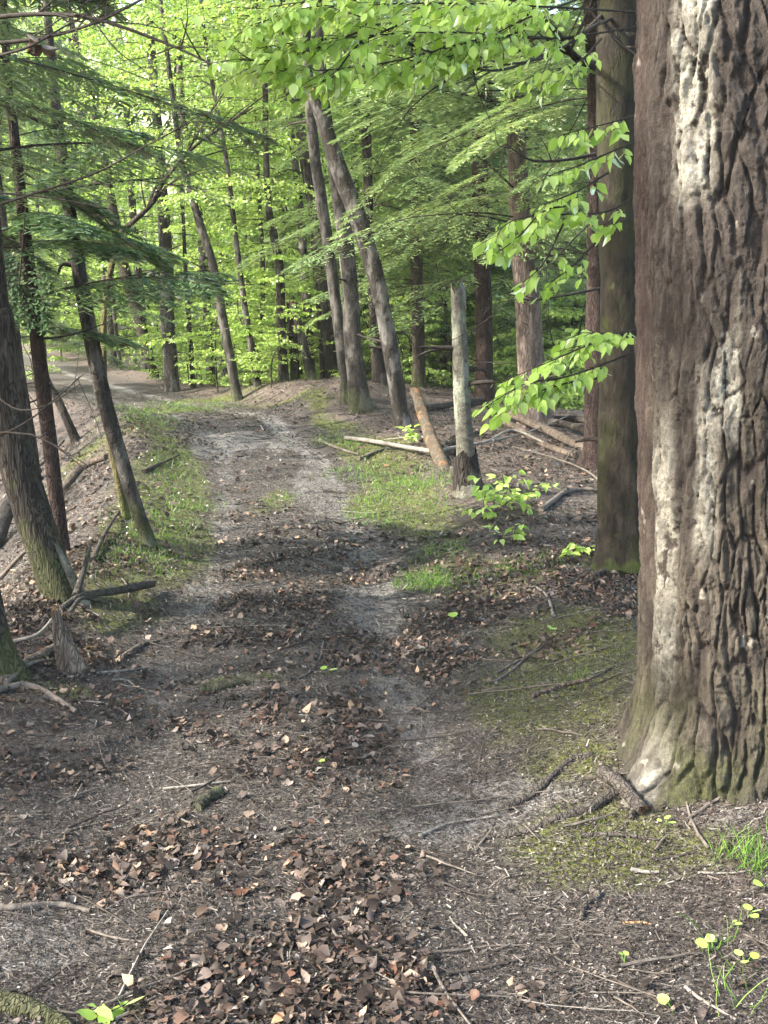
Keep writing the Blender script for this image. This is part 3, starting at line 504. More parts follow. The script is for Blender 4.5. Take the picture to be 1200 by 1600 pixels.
# ------------------------------------------------------------------ surface roots
def gline(pts, wd, name, label, cat, mat, lift=.3, group=None, sides=8, w2=.5, jag=0, kids=(), rough=.1, n=None, samples=None):
    P = []
    for q in pts:
        if len(q) == 2: p = at(q[0], q[1]); r_ = wd / 2 * p[1] / F; p[2] += r_ * lift
        elif q[2] > 2: p = onplane(*q)
        else: p = at(q[0], q[1]); p[2] += q[2]
        P.append(p)
    P = np.array(P); Y0 = P[:, 1].mean(); r_ = wpx(wd, Y0) / 2; n = n or 8 + 6 * len(P); Q = catmull(P, n); sd = TC[0] = TC[0] + 1; rr_ = np.random.RandomState(sd)
    if all(len(q) == 2 for q in pts): gz = height(Q[:, 0], Q[:, 1]); Q[:, 2] = np.maximum(Q[:, 2], gz + r_ * (lift - .5)); 
    Q = Q + r_ * .5 * np.stack([fbm(np.arange(n) * .21, np.zeros(n) + 9 * q_, 2, sd) for q_ in range(3)], -1)
    mb = MB(); shp = lambda th, P_, n_: 1 + rough * 2 * (vn(th * 1.3, np.arange(n_)[:, None] * .3 + 0 * th, sd) - .5) + rough * .6 * np.sin(3 * th + np.arange(n_)[:, None] * .12)
    tube(mb, Q, r_ * np.linspace(1, w2, n), sides, 0, .5, True, jag, rr_, shp)
    for kx in kids:
        K = np.array([at(a, b_, c) for a, b_, c in kx[0]]); tube(mb, catmull(K, 12), wpx(kx[1], K[:, 1].mean()) / 2 * np.linspace(1, .35, 12), 6, 0, .5, True)
    b = P[0].copy(); o = mb.build(name, [mat, M_wood], None, True, loc=b); o.location = tuple(float(c) for c in b); return tag(o, label, cat, group)
B_root = barkmat('root_bark', (.03, .026, .022), (.10, .088, .075), 2, 22, crack=.4)
gline([(790,1268),(835,1243),(868,1212),(895,1190),(925,1183)], 17, 'tree_root', 'dark bare root curving over the soil just left of the big trunk foot', 'root', B_root, .4)
gline([(1010,1215),(965,1240),(925,1262),(880,1280),(820,1302),(760,1312)], 26, 'tree_root', 'thick dark root running left along the ground from the big trunk', 'root', B_root, .1, w2=.35)
gline([(985,1282),(1000,1262),(1035,1248),(1080,1242),(1125,1243)], 13, 'tree_root', 'thin looping root in front of the big trunk foot', 'root', B_root, .9)
gline([(938,1228,.05),(965,1245,.045),(1000,1272,.02)], 25, 'broken_branch', 'short snapped branch with orange broken end at the big trunk foot', 'branch', B_root, .4, w2=.9, jag=.02)
gline([(905,1310),(950,1306),(990,1310),(1040,1318)], 9, 'tree_root', 'slim root lying across the moss below the big trunk', 'root', B_root, .5)
gline([(925,1395),(935,1405),(915,1418),(908,1440)], 15, 'tree_root', 'small hooked dark root stub in the lower right soil', 'root', B_root, .5)
gline([(-60,1418),(20,1424),(90,1420),(142,1428)], 17, 'tree_root', 'smooth pale root entering from the left edge in the foreground', 'root', M_twig, .5)
gline([(-60,1560),(20,1580),(80,1598),(140,1640)], 46, 'tree_root', 'thick bark covered root in the bottom left corner', 'root', B_furrow, .2, sides=14, rough=.18)
gline([(-40,1100),(20,1078),(60,1082),(120,1118)], 16, 'fallen_branch', 'grey forked branch lying at the left edge of the path', 'branch', M_twig, .8, kids=[([(10,1078,.03),(50,1055,.05),(95,1040,.03)],9)])
gline([(315,1084),(340,1078),(382,1070)], 22, 'mossy_log_piece', 'mossy chunk of rotten log on the left wheel track', 'log', B_mlog, .35, w2=.7, sides=12, rough=.2)
gline([(305,1268),(322,1255),(344,1244)], 24, 'mossy_log_piece', 'short dark mossy log chunk among foreground leaves', 'log', B_mlog, .45, w2=.85, sides=12, rough=.15)
# sticks one can point at
ST = [([(565,1425),(580,1405),(615,1388)],6,'pale bent stick in the middle foreground soil',M_pale),([(700,1524),(760,1518),(830,1500)],9,'straight dark stick low on the wheel track',M_twigd),
 ([(640,1600),(690,1580),(742,1528)],5,'thin brown twig near the bottom edge, right of the leaf pile',M_twig),([(465,1600),(505,1570),(560,1540),(590,1530)],7,'dark twig along the edge of the bottom leaf pile',M_twigd),
 ([(75,1340),(100,1305),(160,1288),(220,1272)],6,'long bent pale twig in the left foreground',M_oldwood),([(255,1236),(310,1229),(362,1224)],6,'straight pale stick behind the small log chunk',M_pale),
 ([(165,1425),(205,1405),(275,1395)],6,'grey stick left of the foreground leaf pile',M_twig),([(135,1455),(190,1470),(270,1480)],5,'slender grey twig crossing orange leaves at lower left',M_twig),
 ([(290,1385),(310,1365),(342,1340)],4,'short light twig pointing up right in the leaf pile',M_pale),([(348,1368),(360,1390),(380,1402)],7,'white peeled stick piece in the leaf pile',M_pale),
 ([(985,1362),(1008,1368),(1030,1367)],9,'pale bark stick piece on the moss in front of the big trunk',M_pale),([(972,1446),(1000,1445),(1018,1448)],6,'tan flat stick in the lower right soil',M_wood),
 ([(1020,1345),(1050,1343),(1088,1334)],6,'dark twig on the soil right of the moss patch',M_twigd),([(1070,1548),(1100,1570),(1150,1600)],8,'forked white stick in the bottom right corner',M_pale),
 ([(1010,1535),(1050,1518),(1075,1512)],9,'brown stick right of the bottom middle',M_oldwood),([(470,1043),(440,1045),(400,1048)],7,'dark stick lying across the path centre',M_twigd),
 ([(448,1036),(480,1046)],6,'short pale snapped stick in the path centre',M_pale),([(448,1068),(480,1055),(500,1030),(506,1003)],4,'curved thin twig right of the snapped stick',M_twig),
 ([(175,1065),(200,1066),(214,1078)],5,'small curved pale stick at the left path edge',M_pale),([(135,1098),(170,1103),(200,1118)],4,'thin pale twig below the yellow moss spot',M_pale),
 ([(335,1012),(360,1006),(395,1000)],7,'dark stick in the left wheel track beyond the mossy chunk',M_twigd),([(775,1055),(800,1040),(840,1018),(870,1000)],5,'thin twig lying over the moss right of the path',M_twig),
 ([(830,1092),(880,1075),(925,1063),(965,1042)],9,'long brown stick on the mossy rise before the big trunk',M_oldwood),([(770,1070),(800,1050),(860,1005),(990,985)],5,'long grey stick on the top of the mossy rise',M_twig),
 ([(925,905),(960,893),(1005,900)],10,'stick touching the foot of the mossy beech',M_oldwood),([(865,965),(855,935),(838,920)],6,'pale branched stick on leaves right of the grass',M_pale),
 ([(655,1310),(700,1290),(770,1280)],7,'weathered pale stick beside the root end',M_pale),([(745,1328),(768,1300),(772,1285)],5,'small hooked twig under the root end',M_twig),
 ([(430,1300),(470,1290),(520,1296)],4,'dark twig at the right of the leaf pile',M_twigd),([(880,1400),(860,1420),(835,1445)],4,'thin twig left of the hooked root stub',M_twig),
 ([(505,770),(525,771),(540,772)],5,'dark stick on the pale right wheel track',M_twigd),([(225,740),(250,728),(280,714)],7,'black branch on the mossy left shoulder',M_twigd),
 ([(1090,1368),(1140,1368),(1180,1362)],5,'pale root sprig beside the grass tuft at the right edge',M_pale),([(60,1240),(110,1250),(150,1240)],4,'thin dark twig at the far left foreground',M_twigd)]
for q, (pts, wd, lb, mt) in enumerate(ST): gline(pts, wd, 'fallen_stick', lb, 'stick', mt, .9, group='fallen sticks on and beside the path', sides=7)
# ------------------------------------------------------------------ fallen logs and debris right of the path
gline([(648,612,13.6),(658,640,13.0),(672,680,12.1),(688,718,11.3),(702,752,10.6)], 17, 'fallen_log', 'mossy leaning log with orange rotten patch ending at the broken snag', 'log', M_orange, sides=12, w2=1.3, rough=.15)
gline([(540,688,.03),(580,697,.06),(630,708,.07),(680,716,.07),(705,712,.08),(760,705,.1),(800,692,.14),(850,700,.06)], 8, 'fallen_branch', 'long white fallen branch crossing behind the broken snag', 'branch', M_pale, w2=.5, kids=[([(700,712,.08),(660,700,.12),(600,695,.06)],5),([(770,703,.1),(830,690,.12),(905,660,.15)],4)])
gline([(765,655,.18),(820,672,.12),(870,692,.08),(915,708,.05)], 14, 'fallen_log', 'tan weathered log in front of the stripped hemlock foot', 'log', M_oldwood, w2=.8, sides=12)
gline([(775,668,.10),(800,672,.06),(850,700,.04),(900,718,.04)], 12, 'fallen_log', 'thinner grey log lying just below the tan log', 'log', M_oldwood, w2=.7)
gline([(860,672,.1),(890,678,.1),(930,690,.08)], 13, 'fallen_log', 'dark rotten log between the stripped hemlock and the reddish hemlock', 'log', B_dark, w2=.9)
gline([(850,662,.06),(900,668,.1),(945,672,.1)], 12, 'fallen_log', 'dark log furthest back right of the stripped hemlock', 'log', B_dark, w2=.9)
gline([(845,800),(880,775),(910,768),(955,772)], 9, 'fallen_branch', 'curved grey branch lying left of the mossy beech', 'branch', M_twig, .8, kids=[([(950,770,.02),(920,745,.04),(870,725,.05),(800,705,.05)],4),([(880,730,.04),(900,712,.08),(930,716,.05)],3)])
gline([(700,700),(720,690),(745,680),(770,682)], 10, 'fallen_branch', 'dark curved branch behind the snag', 'branch', B_root, .8)
gline([(560,720),(600,705),(640,700)], 7, 'fallen_branch', 'thin branch on the moss right of the bend', 'branch', M_twig, .8)
gline([(645,645),(690,640),(735,632),(760,628)], 13, 'fallen_log', 'dark log on the rim behind the leaning orange log', 'log', B_root, .8)
gline([(500,690),(520,700),(560,712)], 6, 'fallen_branch', 'slim stick at the foot of the knoll', 'branch', M_twig, .8)
# left bank wood
gline([(240,925,.05),(210,938,.07),(170,955,.10),(130,968,.12),(95,985,.10)], 14, 'fallen_log', 'dark fallen log on the left bank pointing to the split stump', 'log', B_root, w2=.7, sides=10, rough=.16, kids=[([(120,968,.12),(135,945,.2),(145,925,.26)],13),([(110,990,.1),(130,975,.13),(165,972,.1)],9)])
gline([(20,1010,.02),(60,1008,.05),(85,990,.08)], 8, 'fallen_branch', 'white curved branch on the left bank beside the split stump', 'branch', M_pale)
gline([(0,1075),(40,1045),(85,1020),(110,1002)], 22, 'fallen_log', 'grey weathered log along the left bank edge', 'log', M_oldwood, .6, sides=10, rough=.16)
gline([(150,1055),(185,1052),(230,1046)], 6, 'fallen_branch', 'pale straight stick left of the path beyond the split stump', 'branch', M_pale, .9)
gline([(190,1030),(220,1012),(250,1004)], 8, 'fallen_branch', 'weathered branch along the left path edge', 'branch', M_oldwood, .9)
gline([(-20,880,.0),(20,830,.3),(60,790,.4)], 26, 'fallen_log', 'dark log leaning in the gully behind the furrowed tree', 'log', B_root, w2=.8)
gline([(95,775,.05),(130,745,.1),(165,725,.08)], 14, 'fallen_log', 'pale sunlit log on the gully side below the bend', 'log', M_oldwood, w2=.7)
gline([(145,880,.02),(165,845,.05),(190,800,.03)], 8, 'fallen_branch', 'thin branch lying up the mossy bank', 'branch', M_twigd)
gline([(0,915,.05),(40,890,.12),(90,850,.1)], 8, 'fallen_branch', 'pale branch behind the furrowed tree foot', 'branch', M_twig)
gline([(0,760,.1),(60,740,.1),(100,700,.1)], 8, 'fallen_branch', 'grey branch in the gully near the left edge', 'branch', M_twig)
# ------------------------------------------------------------------ the trees one can tell apart
# left side
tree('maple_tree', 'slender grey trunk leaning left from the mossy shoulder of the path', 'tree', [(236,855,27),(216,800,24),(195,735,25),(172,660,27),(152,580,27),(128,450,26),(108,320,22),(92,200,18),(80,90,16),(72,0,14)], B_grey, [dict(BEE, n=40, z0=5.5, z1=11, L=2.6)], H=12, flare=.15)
tree('maple_tree', 'mossy forked sapling behind the slender grey trunk, branches reaching right', 'tree', [(198,812,17),(184,745,16),(172,690,14),(163,600,12),(163,485,10),(176,410,10),(190,362,11)], B_moss, [], flare=.1,
     branches=[dict(p=[(190,362,8.9),(215,340,8.8),(237,318,8.8),(262,275,8.7),(305,228,8.6),(345,200,8.5),(395,168,8.4)], w=.022, w2=.006, twigs=9, tl=.45, mat=B_brown),
               dict(p=[(232,322,8.8),(245,290,8.9),(290,240,9),(320,190,9),(350,145,9)], w=.013, twigs=7, tl=.4, mat=B_brown), dict(p=[(240,318,8.8),(262,290,8.7),(300,270,8.5),(345,260,8.4)], w=.009, twigs=4, tl=.35, mat=B_brown)])
H1 = dict(HEM, mat=M_hem, ls=.06, per=34, nlat=36)
tree('hemlock_tree', 'straight reddish brown hemlock on the left, its low boughs crossing the far path', 'tree', [(98,868,25),(88,780,22),(74,660,22),(62,560,21),(48,440,19),(32,300,17),(20,190,15),(8,60,13)], B_red,
     [dict(H1, n=20, z0=1.4, z1=2.6, L=1.2, droop=.2), dict(H1, n=28, z0=2.9, z1=11, L=2.0)], H=13, flare=.25)
tree('oak_tree', 'thick furrowed mossy trunk leaning left out of the gully', 'tree', [(100,935,62),(78,880,58),(50,800,60),(25,720,58),(8,620,52),(-6,500,48),(-20,380,44)], B_furrow, [dict(H1, n=18, z0=4.2, z1=12, L=2.6)], H=14, flare=.15, sides=24)
tree('hemlock_tree', 'rough trunk cut by the left edge at the head of the near bank', 'tree', [(0,1062,70),(-14,1000,56),(-32,900,52),(-60,760,50)], B_brown, [dict(H1, n=8, z0=2.15, z1=3.2, L=1.5, az=.35, azs=.9, ls=.045, per=40, droop=.12), dict(H1, n=28, z0=4, z1=12, L=2.6)], H=13, flare=.5, sides=22,
     branches=[dict(p=[(-40,30,4.6),(60,22,4.5),(150,30,4.4),(260,68,4.3),(330,100,4.2)], w=.010, twigs=9, tl=.35),dict(p=[(-40,70,4.6),(60,60,4.5),(150,35,4.4),(240,-10,4.3)], w=.009, twigs=7, tl=.35),
               dict(p=[(-40,95,4.4),(40,75,4.3),(100,42,4.3),(180,0,4.3)], w=.006, twigs=6, tl=.3),dict(p=[(-20,325,4.7),(60,300,4.6),(150,270,4.5),(215,235,4.4),(300,190,4.3)], w=.0065, w2=.002, twigs=6, tl=.35),
               dict(p=[(-20,300,4.8),(70,308,4.7),(140,320,4.6),(200,335,4.5)], w=.005, twigs=6, tl=.3), dict(p=[(-20,690,4.6),(40,660,4.5),(90,620,4.4),(130,585,4.3)], w=.005, w2=.0015, twigs=6, tl=.22), dict(p=[(-20,610,4.6),(30,640,4.5),(80,630,4.4),(125,600,4.3)], w=.004, w2=.0015, twigs=5, tl=.2)])
tree('maple_tree', 'dark thin trunk leaning left at the far rim of the gully', 'tree', [(119,690,17),(104,655,15),(88,620,14),(70,585,13)], B_dark, [], H=5, flare=.2)
tree('hemlock_tree', 'short dark trunk with lit rotten face between the two left trunks', 'tree', [(50,760,34),(46,700,30),(38,640,26),(28,570,22)], B_dark, [dict(H1, n=30, z0=1.2, z1=6, L=1.8, per=24)], H=8, flare=.5)
tree('snag', 'pale lichen covered broken snag leaning against the furrowed trunk', 'dead tree', [(130,945,26),(118,915,20),(104,885,15),(90,858,10)], B_lich, [], flare=.1, jag=.05, sides=12)
tree('stump', 'split brown stump at the left edge of the path', 'stump', [(112,1048,40),(104,1020,34),(95,990,24),(88,965,14)], M_oldwood, [], flare=.25, jag=.07, sides=12, top_mat=M_wood)
# right side
def leafy(name, lines, parent, b, *a_, **k_):
    if name == 'leaf_spray':
        for q, ln in enumerate(lines): k2 = dict(k_); leafy1(name, [ln], parent, b, *a_, q=q, **k2)
    else: leafy1(name, lines, parent, b, *a_, **k_)
def leafy1(name, lines, parent, b, size=.062, n_tw=7, twl=.22, per=5, seed=1, hang=.55, w=.005, q=0):
    r_ = np.random.RandomState(seed * 31 + q); m2 = MB(); lf = MB()
    for ln in lines:
        Q = catmull([onplane(x, y, Y_) for x, y, Y_ in ln], 22); tube(m2, Q, np.linspace(w, .0015, 22), 6, 0, .5, True)
        nt = int(n_tw * np.linalg.norm(Q[-1] - Q[0]) / .5) + 2
        for q in range(nt):
            tpos = .22 + .78 * (q + r_.rand()) / nt; i0 = min(21, int(tpos * 21)); T = norm(Q[min(i0 + 1, 21)] - Q[max(i0 - 1, 0)]); sd = norm(np.cross(T, (0, 0, 1.))) * (1 if q % 2 else -1)
            d = norm(T * .8 + sd * (.6 + .3 * r_.rand()) + r_.randn(3) * .15 + np.array((0, 0, -.08))); L = twl * (.4 + .8 * r_.rand()) * (1.1 - .5 * tpos); B_ = Q[i0] + d * L + np.array((0, 0, -.15 * L))
            tube(m2, catmull([Q[i0], (Q[i0] + B_) / 2 + np.array((0, 0, .03 * L)), B_], 6), np.linspace(.0016, .0008, 6), 4, 0, .5, False)
            k = max(2, int(per * L / twl + .5)) ; s = (np.arange(k) + .7) / k; P = Q[i0] + (B_ - Q[i0]) * s[:, None]; sgn = np.where(np.arange(k) % 2, 1., -1.)[:, None]; ps = norm(np.cross(d, (0, 0, 1.)))
            D = d * .7 + ps * sgn * (.75 * (s < .95))[:, None] + r_.randn(k, 3) * .25; D[:, 2] -= hang + .5 * r_.rand(k)
            Nn = np.array((0, 0, 1.)) + r_.randn(k, 3) * .35 + D * .2
            scatter(lf, LEAF11, LEAF11F, P, D, Nn, np.stack([size * (.45 + .75 * r_.rand(k) ** .7) * 1.08] * 3, -1) * np.stack([.85 + .35 * r_.rand(k), np.ones(k), np.ones(k)], -1), np.clip(.15 + r_.rand(k) * .8, 0, 1), curl=-.6 + 3.6 * r_.rand(k), jit=.022)
    lo = lf.build(name, M_lime, parent, True, loc=b); m2.build('twig', M_twigd, lo, True, loc=b)
root, Q, b = tree('beech_tree', 'smooth mossy beech trunk right behind the huge hemlock', 'tree', [(973,890,84),(972,840,72),(972,760,70),(971,650,66),(972,500,66),(969,350,68),(964,180,68),(964,60,66),(966,0,62)], B_beech, [dict(BEE, n=60, z0=5, z1=11, L=3.0, fine=False, per=14)], H=13, flare=.35, sides=26,
     branches=[dict(p=[(935,105,6.9),(900,90,6.6),(860,40,6.2),(820,20,5.8)], w=.028, w2=.008, twigs=5, tl=.5, mat=B_brown),
               dict(p=[(955,10,6.6),(900,60,6.0),(840,90,5.5),(760,110,5.0),(640,70,4.7)], w=.012, w2=.003, twigs=9, tl=.5),dict(p=[(965,25,6.5),(920,45,6.0),(860,85,5.5),(800,100,5.2),(700,110,5)], w=.010, w2=.002, twigs=9, tl=.5),
               dict(p=[(1000,90,5.2),(960,60,5.3),(925,20,5.4),(890,-20,5.5)], w=.005, twigs=5, tl=.3),dict(p=[(935,240,7),(880,250,6.8),(830,250,6.6),(790,225,6.4)], w=.012, w2=.003, twigs=6, tl=.4),
               dict(p=[(940,450,7),(880,462,6.8),(820,468,6.6),(790,440,6.4)], w=.009, w2=.002, twigs=6, tl=.4), dict(p=[(940,330,7),(890,380,6.8),(850,420,6.6),(760,500,6.2),(690,540,6.0)], w=.006, w2=.0015, twigs=6, tl=.4)])
leafy('leaf_spray', [[(1010,40,5.2),(860,60,4.9),(700,50,4.6),(520,60,4.5),(400,75,4.4)],[(1010,20,5.2),(840,10,4.8),(660,5,4.5),(480,15,4.4),(390,40,4.3)],[(900,60,5),(760,60,4.8),(620,95,4.6),(500,110,4.5),(420,105,4.5)],[(860,30,4.9),(780,60,4.7),(690,75,4.6),(640,110,4.5)],
   [(700,-40,4.6),(600,-10,4.5),(500,0,4.4),(420,10,4.3)],[(900,0,5),(820,30,4.8),(740,70,4.7),(700,90,4.6)],[(560,50,4.6),(480,80,4.5),(400,95,4.4),(350,60,4.4)],[(1010,-40,5.2),(900,-30,5.1),(800,0,4.9),(700,20,4.8),(600,40,4.7)],[(620,40,4.6),(560,70,4.5),(520,120,4.45),(505,125,4.4)],[(940,60,5.4),(900,100,5.3),(850,110,5.2)]], root, b, .048, 16, .27, 7, 3)
leafy('leaf_spray', [[(1010,175,4.9),(960,190,4.8),(920,200,4.7),(880,210,4.6)],[(1010,215,4.9),(960,235,4.8),(900,260,4.7),(855,275,4.6)],[(1010,295,4.9),(950,330,4.8),(880,335,4.7),(800,345,4.6),(765,385,4.5)],[(900,320,4.7),(850,330,4.6),(810,370,4.6),(770,400,4.5)],[(950,270,4.8),(900,300,4.7),(850,320,4.6)],
   [(1005,320,4.9),(975,345,4.8),(960,350,4.8)],[(880,350,4.7),(850,410,4.6),(820,440,4.6)],[(930,380,4.8),(890,420,4.7),(860,440,4.7)]], root, b, .053, 8, .16, 5, 8)
leafy('leaf_spray', [[(1005,545,4.8),(940,570,4.7),(880,590,4.6),(820,600,4.5),(760,635,4.4)],[(985,520,4.8),(930,535,4.7),(870,560,4.6),(800,590,4.5)],[(940,590,4.7),(880,600,4.6),(820,620,4.5),(775,645,4.5)],[(1000,515,4.8),(960,520,4.75),(905,520,4.7)]], root, b, .053, 12, .16, 6, 5)
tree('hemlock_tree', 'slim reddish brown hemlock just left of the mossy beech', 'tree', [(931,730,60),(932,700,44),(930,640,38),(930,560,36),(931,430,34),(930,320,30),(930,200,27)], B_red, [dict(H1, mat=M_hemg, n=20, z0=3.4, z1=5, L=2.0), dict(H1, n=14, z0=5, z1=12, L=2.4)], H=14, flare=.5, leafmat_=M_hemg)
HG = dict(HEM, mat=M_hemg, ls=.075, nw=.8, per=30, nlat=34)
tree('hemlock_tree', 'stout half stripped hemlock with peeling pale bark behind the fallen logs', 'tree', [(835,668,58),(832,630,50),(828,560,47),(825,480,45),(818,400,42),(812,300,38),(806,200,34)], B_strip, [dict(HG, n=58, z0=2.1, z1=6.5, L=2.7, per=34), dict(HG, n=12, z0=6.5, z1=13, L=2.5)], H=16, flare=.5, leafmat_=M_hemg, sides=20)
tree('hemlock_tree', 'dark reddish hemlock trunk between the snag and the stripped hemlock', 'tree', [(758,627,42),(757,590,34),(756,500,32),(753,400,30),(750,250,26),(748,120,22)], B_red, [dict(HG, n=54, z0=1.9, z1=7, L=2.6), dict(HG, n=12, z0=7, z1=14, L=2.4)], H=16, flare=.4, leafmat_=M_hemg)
sn, Qs, bs_ = tree('snag', 'broken standing snag with lichen bark and dark hollow foot right of the path', 'dead tree', [(733,768,46),(730,735,34),(727,690,29),(722,620,27),(720,560,26),(717,500,24),(716,462,23)], B_lich, [], flare=.35, jag=.13, sides=18, top_mat=M_orange)
m2 = MB(); Pf = np.array([onplane(x, y, bs_[1]) for x, y in ((735,778),(732,755),(730,735),(728,715))]); tube(m2, catmull(Pf, 9), np.linspace(wpx(54, bs_[1]) / 2, wpx(35, bs_[1]) / 2, 9), 14, 0, .5, False, .10, np.random.RandomState(5), lambda th, P_, n_: 1 + .22 * (vn(th * 2.2, 0 * th + np.arange(n_)[:, None] * .3, 4) - .45))
m2.build('hollow_foot', [B_dark, B_dark], sn, True, loc=bs_)
tree('birch_snag', 'pale blotched trunk leaning left, broken off high above the bend', 'dead tree', [(630,668,34),(625,640,29),(612,560,30),(598,480,29),(582,410,32),(556,330,33),(528,260,29),(508,200,25),(490,148,20)], B_birch, [], flare=.3, jag=.12, sides=18)
tree('maple_tree', 'grey double trunk rising from the knoll', 'tree', [(562,640,40),(558,600,34),(552,540,30),(548,460,29),(540,380,28),(528,300,26),(512,200,22),(500,80,18)], B_grey, [dict(BEE, n=40, z0=5, z1=12, L=2.6)], H=14, flare=.3)
tree('maple_tree', 'grey trunk at the left end of the knoll cluster', 'tree', [(543,628,26),(540,590,23),(528,500,21),(515,400,20),(500,300,19),(488,200,18)], B_grey, [dict(BEE, n=30, z0=4.5, z1=11, L=2.4)], H=13, flare=.2)
tree('maple_tree', 'tall black trunk leaning left behind the knoll', 'tree', [(519,588,24),(515,540,23),(508,460,22),(498,380,21),(487,300,20),(473,220,18),(458,140,16),(445,40,14)], B_dark, [dict(BEE, n=44, z0=4.0, z1=12, L=2.6)], H=13, base=fy(519,588,21), flare=.2)
tree('maple_tree', 'thin black trunk immediately left of the tall black trunk', 'tree', [(508,586,15),(504,530,15),(496,440,14),(488,340,12),(470,230,11)], B_dark, [dict(BEE, n=20, z0=5, z1=9, L=2)], H=10, base=fy(508,586,21.3), flare=.2)
tree('dead_pole', 'thin yellowish dead pole leaning in front of the knoll trunks', 'dead tree', [(562,642,8),(557,590,6),(548,530,6),(540,470,5),(531,400,4)], M_pale, [], flare=.1, jag=.03, sides=8)
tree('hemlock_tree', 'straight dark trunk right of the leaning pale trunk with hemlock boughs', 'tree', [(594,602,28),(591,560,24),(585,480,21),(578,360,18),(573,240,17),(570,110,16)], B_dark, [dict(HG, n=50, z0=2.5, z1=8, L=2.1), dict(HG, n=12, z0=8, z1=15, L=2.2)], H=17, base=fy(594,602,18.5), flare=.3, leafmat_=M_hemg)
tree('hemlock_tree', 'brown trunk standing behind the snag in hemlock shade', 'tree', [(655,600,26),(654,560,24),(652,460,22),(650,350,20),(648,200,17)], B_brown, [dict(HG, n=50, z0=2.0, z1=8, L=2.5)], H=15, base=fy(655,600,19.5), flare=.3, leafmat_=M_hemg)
tree('maple_tree', 'black trunk with white lit foot left of the knoll', 'tree', [(443,586,19),(441,540,17),(439,480,16),(437,420,15),(428,370,14),(418,300,12)], B_dark, [dict(BEE, n=50, z0=3.4, z1=9, L=2.3), dict(BEE, n=7, z0=1.9, z1=2.7, L=1.3)], H=11, base=fy(443,586,20.8), flare=.2)
tree('snag', 'short brown broken trunk beside the black trunk', 'dead tree', [(461,586,17),(459,540,16),(456,500,16),(454,474,14)], B_brown, [], base=fy(461,586,20.9), flare=.2, jag=.05, sides=12)
tree('snag', 'grey leaning broken trunk right of the short brown one', 'dead tree', [(486,586,19),(476,545,16),(466,505,15),(458,476,11)], B_grey, [], base=fy(486,586,20.7), flare=.35, jag=.05, sides=12)
tree('maple_tree', 'grey trunk leaning left over green undergrowth beyond the bend', 'tree', [(371,603,20),(360,560,18),(350,510,17),(340,455,16),(330,405,15),(316,360,14),(298,300,12),(280,230,10)], B_grey, [dict(BEE, n=50, z0=3.2, z1=10, L=2.6)], H=12, base=fy(371,603,20.4), flare=.2)
tree('maple_tree', 'thin blotched grey trunk between the leaning grey trunk and the black one', 'tree', [(402,596,13),(394,550,12),(384,490,12),(376,430,11),(368,370,10),(360,300,9),(352,240,8)], B_birch, [dict(BEE, n=40, z0=3.4, z1=9, L=2.2)], H=11, base=fy(402,596,20.9), flare=.2)
tree('maple_tree', 'broad pale lit trunk at the right verge of the far path', 'tree', [(268,612,26),(266,560,25),(262,500,24),(260,420,24),(256,340,22),(250,240,18),(240,130,15)], B_birch, [dict(BEE, n=40, z0=4.6, z1=12, L=2.6)], H=14, flare=.2)
tree('maple_tree', 'thin dark trunk right of the broad pale trunk beyond the bend', 'tree', [(302,606,9),(298,540,8),(292,460,8),(288,380,7),(284,300,6)], B_dark, [dict(BEE, n=26, z0=3, z1=8, L=2)], H=9, flare=.2)
tree('maple_tree', 'dark leaning trunk over the far verge, left of the broad pale trunk', 'tree', [(242,590,16),(230,545,18),(218,500,20),(204,450,20),(190,400,18)], B_brown, [dict(BEE, n=30, z0=3.5, z1=9, L=2.4)], H=10, flare=.2)
# saplings and seedlings
def sapling(name, label, cat, foot, lines, Y_, **k):
    b = at(*foot); root = thing(name, label, cat, b, k.pop('group', None)); st = MB()
    leafy('leaves', [[(foot[0] if i == 0 else x, foot[1] if i == 0 else y, b[1] + dy) for i, (x, y, dy) in enumerate(ln)] for ln in lines], root, b, **k)
sapling('beech_sapling', 'low leafy sapling with lime leaves at the foot of the broken snag', 'sapling', (775,800), [[(775,800,0),(770,780,0),(762,765,-.1),(752,750,-.2)],[(775,800,0),(790,770,0),(810,745,.1)],[(775,800,0),(800,780,0),(830,765,0),(862,752,0)],[(775,800,0),(790,790,0),(790,765,.2),(785,742,.2)],[(775,800,0),(765,800,-.2),(755,790,-.3),(760,770,-.3)]], 9, size=.07, n_tw=9, twl=.16, per=4, seed=21, hang=.3, w=.004)
sapling('beech_sapling', 'small sprout with a few lime leaves below the larger sapling', 'sapling', (800,850), [[(800,850,0),(802,840,0),(806,825,0),(812,815,0)],[(800,850,0),(780,838,0),(768,822,0)]], 8, size=.075, n_tw=8, twl=.1, per=3, seed=22, hang=.3, w=.003)
sapling('beech_sapling', 'tiny sapling with spreading pale leaves left of the mossy beech foot', 'sapling', (928,868), [[(928,868,0),(915,858,0),(900,852,0),(885,858,0)],[(928,868,0),(935,860,0),(940,852,0)]], 7, size=.06, n_tw=12, twl=.09, per=4, seed=23, hang=.1, w=.003)
sapling('beech_sapling', 'young sprout with bright leaves in front of the leaning pale trunk', 'sapling', (645,700), [[(645,700,0),(642,680,0),(636,668,0)],[(645,700,0),(650,682,0),(648,672,0)]], 12, size=.09, n_tw=7, twl=.1, per=3, seed=24, hang=.3, w=.004)
sapling('seedling', 'bright green seedling in the bottom left corner', 'seedling', (165,1594), [[(165,1594,0),(158,1580,0),(150,1562,0)],[(165,1594,0),(172,1582,0),(190,1572,0)]], 2.3, size=.042, n_tw=16, twl=.03, per=2, seed=25, hang=0, w=.0015)
